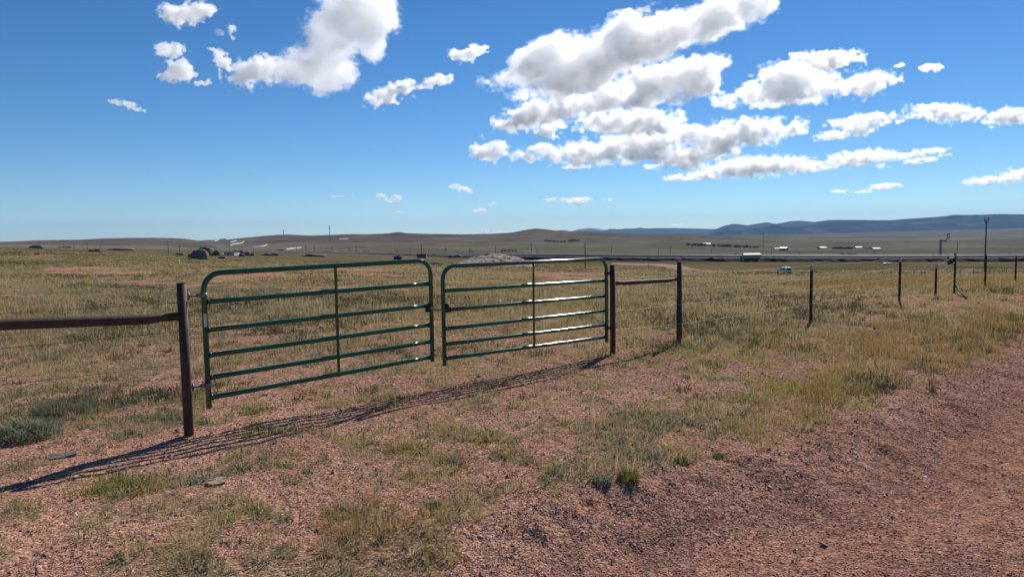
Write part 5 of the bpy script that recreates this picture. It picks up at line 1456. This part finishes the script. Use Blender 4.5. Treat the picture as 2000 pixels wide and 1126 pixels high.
TRM = {"green": crown_mat("dull_green_leaves", (.075, .085, .042)), "gold": crown_mat("golden_leaves", (.36, .235, .05)), "olive": crown_mat("olive_leaves", (.15, .135, .055)), "dark": crown_mat("dark_needles", (.022, .032, .022)), "brown": crown_mat("brown_twigs", (.11, .08, .055))}
CROWN = {}
for kk in TRM:
    me = leaf_mesh(len(CROWN) + 3, "cone" if kk == "dark" else "round"); me.materials.append(TRM[kk]); CROWN[kk] = me
tm = MB(); tm.tube([(0, 0, -.06), (.01, 0, .3), (0, .01, .6)], [.035, .025, .012], 6); tm.tube([(.01, 0, .3), (.16, .05, .55)], [.018, .007], 5); tm.tube([(.01, 0, .28), (-.14, -.04, .5)], [.016, .007], 5)
TRUNK = tm.build("trunk", M_BARK).data
bpy.data.objects.remove(bpy.data.objects["trunk"])
TREES = []
def tree(px, base, hp, kind, label, group, wide=1.0, D=(1000, 4000)):
    p = spot(px, base, *D); u_ = U(p); h = hp * u_
    g = empty("tree", p); g.scale = (h * wide, h * wide, h); g.rotation_euler = (0, 0, px * 1.7)
    tag(g, label, "tree", group)
    for nm, me in (("trunk", TRUNK), ("crown", CROWN[kind])):
        o = bpy.data.objects.new(nm, me); COL.objects.link(o); o.parent = g
rg = random.Random(4)
for k in range(22):
    px = 1345 + k * 6.3 + rg.uniform(-2, 2); kd = rg.choice(["green", "olive", "green", "brown", "olive", "gold"] if k > 6 else ["green", "green", "brown"])
    if 1376 < px < 1388: continue
    lab = {"green": "dull green tree in the belt of trees by the white roofed farmhouse", "olive": "yellowish olive tree in the belt of trees by the white roofed farmhouse", "brown": "bare brown tree in the belt of trees by the white roofed farmhouse", "gold": "golden tree in the belt of trees by the white roofed farmhouse"}[kd]
    tree(px, 481 + k * .22, rg.uniform(4.5, 7.5), kd, lab, kd + " trees by the farmhouse", 1.5)
for k in range(13):
    tree(1627 + k * 3.1, 486.2, rg.uniform(4.5, 6.2), "dark", "dark conifer in the row between two white roofed sheds", "dark conifers between the sheds", 1.3)
for k in range(7):
    tree(1688 + k * 3.6, 486.2, rg.uniform(2.2, 3.6), "olive" if k % 3 else "green", "low bush between the two right hand farm sheds", "bushes between the right sheds", 1.6)
for k, (px, b, h) in enumerate([(1112, 473.5, 6), (1118, 473.5, 7.8), (1124, 473, 7), (1129, 472.5, 5.5)]):
    tree(px, b, h, "gold", "golden tree in the small bright clump on the brown hillside", "golden trees on the hillside", 1.4)
for k, (px, b, h, kd) in enumerate([(1066, 472.5, 4.5, "brown"), (1072, 473, 4.5, "olive"), (1077, 473, 5, "gold"), (1083, 473.5, 4.5, "brown"), (1089, 473.5, 4.2, "brown"), (1096, 474, 4, "olive"), (1103, 474, 4, "brown")]):
    tree(px, b, h, kd, {"brown": "brown leafless bush left of the golden clump on the hillside", "olive": "olive bush left of the golden clump on the hillside", "gold": "single golden bush left of the golden clump on the hillside"}[kd], kd + " bushes left of the golden clump", 1.7)
for k in range(6):
    tree(1645 + k * 5, 497.8, rg.uniform(2, 3.6), "brown", "dark bush beyond the bright stretch of highway", "dark bushes beyond the highway", 2.0, (520, 900))

# ------------------------------------------------------------------ far fence posts in the grass
for (px, t, b, lab) in [(1785, 528, 539, "lone thin post left of the little wooden brace in the far grass"), (1875, 526, 536, "thin far post right of the stayed fence post"), (1901, 525.5, 535.5, "thin far post left of the tall utility pole"), (1932, 524, 534, "thin far post right of the tall utility pole"), (1966, 523, 534, "thin far post near the right edge"),
                        (1267, 511, 519, "thin far post behind the rail of the right brace"), (1294, 521, 527.5, "left of two stubby posts on the dirt track"), (1298, 521, 527.5, "right of two stubby posts on the dirt track"), (1431, 527, 534, "small far post beside the dirt track's right end"), (1441, 527, 534, "small far post right of another by the track's end")]:
    p = spot(px, b, 100, 260); u_ = U(p); h = (b - t) * u_
    m_ = MB(); m_.tube([(p[0], p[1], p[2] - .3), (p[0], p[1], p[2] + h)], max(.06, .45 * u_), 7); tag(m_.build("fence_post", M_POLE, None, p), lab, "fence post", "thin posts in the far grass")
p = spot(1799, 539, 100, 260); u_ = U(p); g = empty("fence_brace", p); tag(g, "little dark wooden brace of two posts and a rail in the far grass", "fence brace")
for x in (0, 7.5):
    m_ = MB(); m_.tube([(p[0] + x * u_, p[1], p[2] - .4), (p[0] + x * u_, p[1], p[2] + 10.5 * u_)], .55 * u_, 8); m_.build("post", M_POLE, g, p)
m_ = MB(); m_.tube([(p[0], p[1], p[2] + 7.5 * u_), (p[0] + 7.5 * u_, p[1], p[2] + 8 * u_)], .35 * u_, 7); m_.build("rail", M_POLE, g, p)

# ------------------------------------------------------------------ single plants and litter close by
def plant(name, px, py, h, n, rad, cols, w, lean, label, cat, dome=0.0):
    p = at_flat(px, py); p[2] = gz1(p[0], p[1])
    rg = np.random.default_rng(int(px * 7 + py))
    a = rg.random(n) * 6.283; q = np.sqrt(rg.random(n)) * rad
    B = np.stack([np.cos(a) * q, np.sin(a) * q, np.zeros(n)], 1)
    B[:, 2] = ground_z(B[:, 0] + p[0], B[:, 1] + p[1]) - p[2]
    hh = h * (.45 + .6 * rg.random(n)) * (1 - .45 * (q / rad) ** 2)
    if dome:                                             # leafy twigs all over a low dome
        q2 = dome * np.sqrt(np.maximum(1 - (q / rad) ** 2, 0)) * (1 + .35 * fbm(B[:, 0] / .07 + px, B[:, 1] / .07, 3, 5)); B[:, 2] += q2 * (.55 + .45 * rg.random(n))
        hh = h * (.5 + .6 * rg.random(n))
    ca, cb = np.array(cols[0]), np.array(cols[1]); col = ca + (cb - ca) * rg.random((n, 1))
    V, T, C = blades(B, hh, w * (.7 + .6 * rg.random(n)), a + rg.normal(0, .4, n), lean * (.25 + rg.random(n)), col, True)
    me = np_mesh(name, V, T, False); add_attr(me, "Col", C)
    o = link(name, me, MAT_BLADE); o.location = tuple(p); tag(o, label, cat)
GR = ((.13, .175, .055), (.08, .115, .035)); SG = ((.27, .29, .21), (.17, .19, .13)); DR = ((.34, .27, .13), (.22, .17, .08)); YG = ((.30, .31, .06), (.19, .22, .05))
plant("grass_tuft", 1332, 903, .06, 220, .055, GR, .004, .55, "bright green grass tuft on the road bank, left of another", "grass tuft")
plant("grass_tuft", 1405, 886, .042, 150, .045, GR, .004, .55, "small green grass tuft at the top of the road bank", "grass tuft")
plant("grass_tuft", 1228, 938, .09, 300, .07, ((.20, .19, .07), (.12, .13, .04)), .004, .5, "olive grass tuft beside the road bank", "grass tuft")
plant("grass_tuft", 1178, 944, .07, 220, .06, SG, .005, .55, "grey green tuft left of the olive tuft", "grass tuft")
plant("grass_tuft", 848, 993, .035, 160, .055, GR, .007, .9, "low green rosette of leaves on bare gravel", "weed")
plant("grass_tuft", 245, 960, .12, 330, .2, ((.24, .24, .07), (.15, .165, .055)), .004, .9, "yellow green clump of grass below the gate shadow", "grass clump")
plant("sagebrush", 55, 850, .045, 3000, .25, ((.34, .34, .24), (.18, .19, .125)), .006, 1.0, "rounded grey green sagebrush at the left edge", "bush", .14)
plant("sagebrush", 130, 800, .09, 2200, .26, ((.27, .25, .15), (.17, .16, .09)), .004, .8, "smaller dull bush right of the rounded sagebrush", "bush", .06)
plant("grass_tuft", 1820, 757, .30, 22, .03, ((.22, .17, .08), (.14, .12, .05)), .006, .25, "tall thin weed stalk at the road's far edge", "weed")
plant("grass_tuft", 1425, 832, .10, 160, .10, DR, .004, .5, "dry straw tuft above the road bank", "grass tuft")
plant("grass_tuft", 1990, 905, .02, 40, .05, GR, .006, .9, "sparse green weed on the gravel road", "weed")
# broken bark or board lying by the lower left
def scrap(px, py, w, d, label, matr, seed):
    p = at_flat(px, py); p[2] = gz1(p[0], p[1]) + .002
    rg = np.random.default_rng(seed); n = 14
    a = np.linspace(0, 6.283, n, endpoint=False); r = .62 + .6 * rg.random(n)
    top = [(math.cos(t) * w / 2 * q, math.sin(t) * d / 2 * q, .004 + .022 * rg.random() ** 2) for t, q in zip(a, r)]
    bot = [(x * .97, y * .97, z - .018) for x, y, z in top]
    m_ = MB(); m_.add([(w * .1, 0, .014)] + top + [(0, 0, .0)] + bot, [(0, 1 + i, 1 + (i + 1) % n) for i in range(n)] + [(n + 1, n + 2 + (i + 1) % n, n + 2 + i) for i in range(n)] + [(1 + i, n + 2 + i, n + 2 + (i + 1) % n, 1 + (i + 1) % n) for i in range(n)])
    o = m_.build("scrap", matr); o.location = tuple(p); tag(o, label, "debris")
scrap(417, 940, .22, .17, "torn brown piece of cardboard lying on the gravel", mat("old_cardboard", (.24, .16, .11), .9, vscale=20, col2=(.33, .23, .165)), 3)
scrap(120, 890, .20, .15, "flat grey stone by the gate shadow at the left", mat("flat_stone", (.13, .105, .09), .9, vscale=12, col2=(.18, .14, .12)), 4)
# ------------------------------------------------------------------ air between here and the mountains
def build_haze():
    V = np.array([(x, y, z) for x in (-33000, 33000) for y in (-33500, 36500) for z in (-420, 760)], float)
    Q = np.array([(0, 1, 3, 2), (4, 6, 7, 5), (0, 4, 5, 1), (2, 3, 7, 6), (0, 2, 6, 4), (1, 5, 7, 3)])
    me = np_mesh("haze", V, Q, False, True)
    o = link("haze", me, volume_mat("haze_air", 1.7e-5, (0.33, 0.60, 1.0), 0.1))
    tag(o, kind="stuff")
build_haze()
